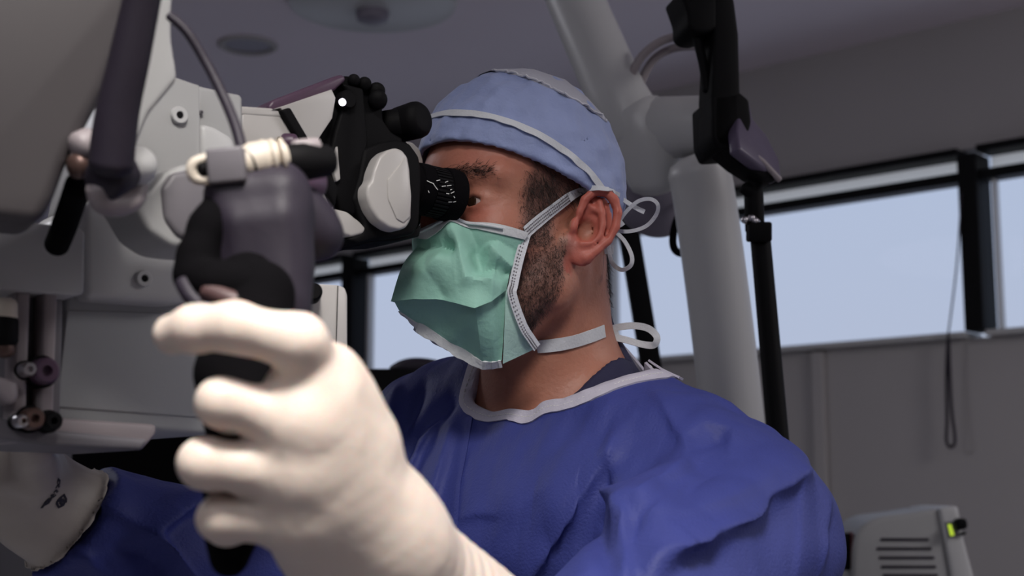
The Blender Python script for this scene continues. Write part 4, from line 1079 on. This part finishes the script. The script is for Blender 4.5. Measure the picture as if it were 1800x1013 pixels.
# --- near suspension arm, very close to the camera
def near(px, py, d): return P(px, py, d)
o_n = P(120, 150, .80); n_n = nrm(np.array([.45, -1, -.1]))
def sn(name, out, k, th, m, bev=.006, seg=4, parent=ms):
    oo = o_n - n_n * -k
    return obj(name, prism([on_plane(a, b, oo, n_n) for a, b in out], -n_n * th, bev, seg), m, parent, 40)
sn('suspension_arm', [(-120, -80), (262, -80), (245, 0), (215, 90), (185, 160), (150, 225), (118, 285), (95, 350), (70, 395), (-120, 375)], .0, .09, M['armn'], .014, 5)
sn('column_cover', [(255, -60), (308, -60), (302, 20), (302, 70), (310, 120), (312, 140), (262, 200), (225, 290), (200, 300), (210, 150)], -.02, .06, M['grey'], .010, 4)
bar = smooth_path([P(262, -60, .76), P(245, 20, .765), P(226, 110, .77), P(206, 200, .775), P(195, 290, .78)], 8)
obj('link_bar', tube(bar, np.linspace(.0095, .0125, len(bar)), 28), M['violet'], ms)
obj('link_joint', tube([P(185, 315, .785), P(212, 300, .80)], .0125, 28), M['violet'], ms)
obj('joint_cap', tube([P(222, 292, .80), P(246, 292, .81)], [.010, .0115], 28), M['arm'], ms)
obj('joint_ring', tube(smooth_path([P(172, 330, .785), P(180, 355, .79), P(205, 360, .80), P(232, 350, .81), P(240, 325, .815)]), .0068, 20), M['mauve'], ms)
obj('brass_bush', tube([P(134, 292, .80), P(150, 290, .805)], .0075, 20), M['brass'], ms)
obj('bush_cap', tube([P(140, 258, .80), P(158, 250, .805)], .0085, 20), M['mauve'], ms)
obj('black_hose', tube(smooth_path([P(138, 325, .82), P(128, 355, .84), P(112, 400, .86), P(100, 430, .88)]), .0078, 20), M['blackmat'], ms)
sn('side_recess', [(-40, 30), (28, 38), (24, 70), (-5, 150), (-40, 190)], -.003, .006, M['violet'], .002, 2)
obj('cable', tube(smooth_path([P(298, 28, .80), P(330, 58, .80), P(365, 115, .80), P(395, 175, .795), P(415, 225, .785), P(425, 262, .78)]), np.linspace(.0026, .0032, 41), 14), M['violet'], ms)
# --- fork bracket holding the handle
def fork(p):
    a = chain(p, [P(245, 345, .93), P(262, 395, .90), P(300, 425, .88), P(345, 435, .86)], [.020, .020, .017, .013], .01)
    b_ = rbox(p, P(345, 350, .89), [RT, UP, FW], (.024, .026, .02), .014)
    return smin(a, b_, .02)
slab('fork_bracket', [(205, 335), (262, 335), (288, 300), (330, 286), (420, 288), (420, 440), (345, 441), (300, 434), (262, 408), (235, 360)], .16, .05, M['grey'], .012, 5)
slab('bracket_recess', [(284, 330), (303, 303), (345, 296), (390, 296), (390, 425), (345, 428), (312, 415), (290, 385)], .163, .02, M['greyd'], .004, 3)
# --- pistol grip
GU = nrm(P(430, 350, .775) - P(445, 620, .745))
def grip(p):
    d = rbox(p, P(455, 405, .775), [nrm(RT + UP * .05), nrm(UP - RT * .05), FW], (.0255, .030, .022), .010)
    d = smin(d, rbox(p, P(472, 480, .765), [nrm(RT + UP * .12), nrm(UP - RT * .12), FW], (.0185, .035, .018), .008), .012)
    d = smin(d, ell(p, P(452, 345, .77), (.027, .008, .022)), .012)
    d = smin(d, rc(p, P(490, 380, .775), P(495, 520, .760), .017, .013), .012)
    return d + wob(p, 60, .0004, 4)
c = P(450, 450, .77)
hd = obj('handle', snet(grip, c - .085, c + .085, .0025), M['violet'], ms, 180)
def gb(p):
    d = chain(p, [P(392, 350, .765), P(368, 400, .758), P(347, 450, .750), P(338, 485, .745), P(375, 498, .735), P(430, 505, .735)], [.0085, .0105, .010, .0090, .0105, .012], .006)
    return smin(d, chain(p, [P(440, 500, .752), P(440, 560, .74)], [.018, .018], .01), .006)
c = P(390, 460, .75)
obj('rubber_guard', snet(gb, c - .07, c + .07, .0025), M['blackmat'], hd, 180)
def gl2(p):
    ax = [P(455, 520, .742), P(438, 620, .722), P(425, 700, .712), P(415, 850, .710), P(408, 930, .710), P(403, 982, .710)]
    d = chain(p, ax, [.019, .0195, .018, .0140, .011, .0095], .012)
    d = smin(d, ell(p, P(392, 652, .712), (.013, .011, .012)), .012)
    for t in (720, 780, 840, 900): d = smin(d, ell(p, P(395, t, .702), (.006, .005, .006)), .006)
    return d
c = P(425, 780, .72)
obj('grip_sleeve', snet(gl2, c - np.array([.06, .06, .11]), c + np.array([.06, .06, .11]), .0025), M['blackmat'], hd, 180)
sl = smooth_path([P(322, 498, .735), P(335, 520, .730), P(358, 545, .727)])
obj('trigger_edge', tube(sl, .0045, 14), M['violet'], hd); obj('trigger_plate', tube(smooth_path([P(365, 512, .728), P(405, 528, .724), P(450, 545, .724)]), .0055, 14), M['brass'] if False else mat('reddish_plastic', (.075, .038, .038), .5), hd)
obj('ball_joint', snet(lambda p: smin(ell(p, P(556, 414, .80), (.0155, .0175, .015)), ell(p, P(520, 372, .795), (.018, .018, .016)), .012), P(540, 400, .8) - .05, P(540, 400, .8) + .05, .002), M['violet'], hd, 180)
obj('knob', tube([P(505, 318, .83), P(540, 322, .85)], .0135, 24), M['plum'], hd)
# connectors on top of the handle
cn = obj('connector', tube([P(425, 290, .765), P(445, 284, .768), P(470, 280, .772), P(500, 276, .777)], [.0085, .0105, .0105, .0082], 28, rnd=False), M['cream'], hd)
obj('connector_ring', tube([P(432, 290, .765), P(441, 287, .767)], .0092, 24, rnd=False), M['black'], cn)
for a in (462, 478, 494): obj('rib', tube([P(a, 282 - (a - 462) * .15, .771), P(a + 6, 281 - (a - 462) * .15, .7715)], .0112 - (a - 462) * .00002, 28, rnd=False), M['cream'], cn)
obj('connector_block', box(P(402, 293, .76), [nrm(RT + UP * .1), nrm(UP - RT * .1), FW], (.0100, .0095, .010), .002, 3), M['greyd'], cn)
lp = smooth_path([P(388, 276, .76), P(358, 280, .757), P(340, 288, .755), P(337, 303, .755), P(347, 315, .756), P(370, 316, .758), P(388, 312, .76)])
obj('lock_ring', tube(lp, .0030, 12), M['cream'], cn); obj('plug_core', tube([P(354, 298, .757), P(385, 296, .76)], .0050, 18), M['black'], cn)
obj('plug', tube([P(500, 285, .778), P(530, 285, .785), P(575, 283, .795)], [.0092, .0108, .0088], 28), M['black'], cn)
obj('plug_tip', tube([P(520, 262, .785), P(556, 258, .79)], .0052, 18), M['mauve'], cn)
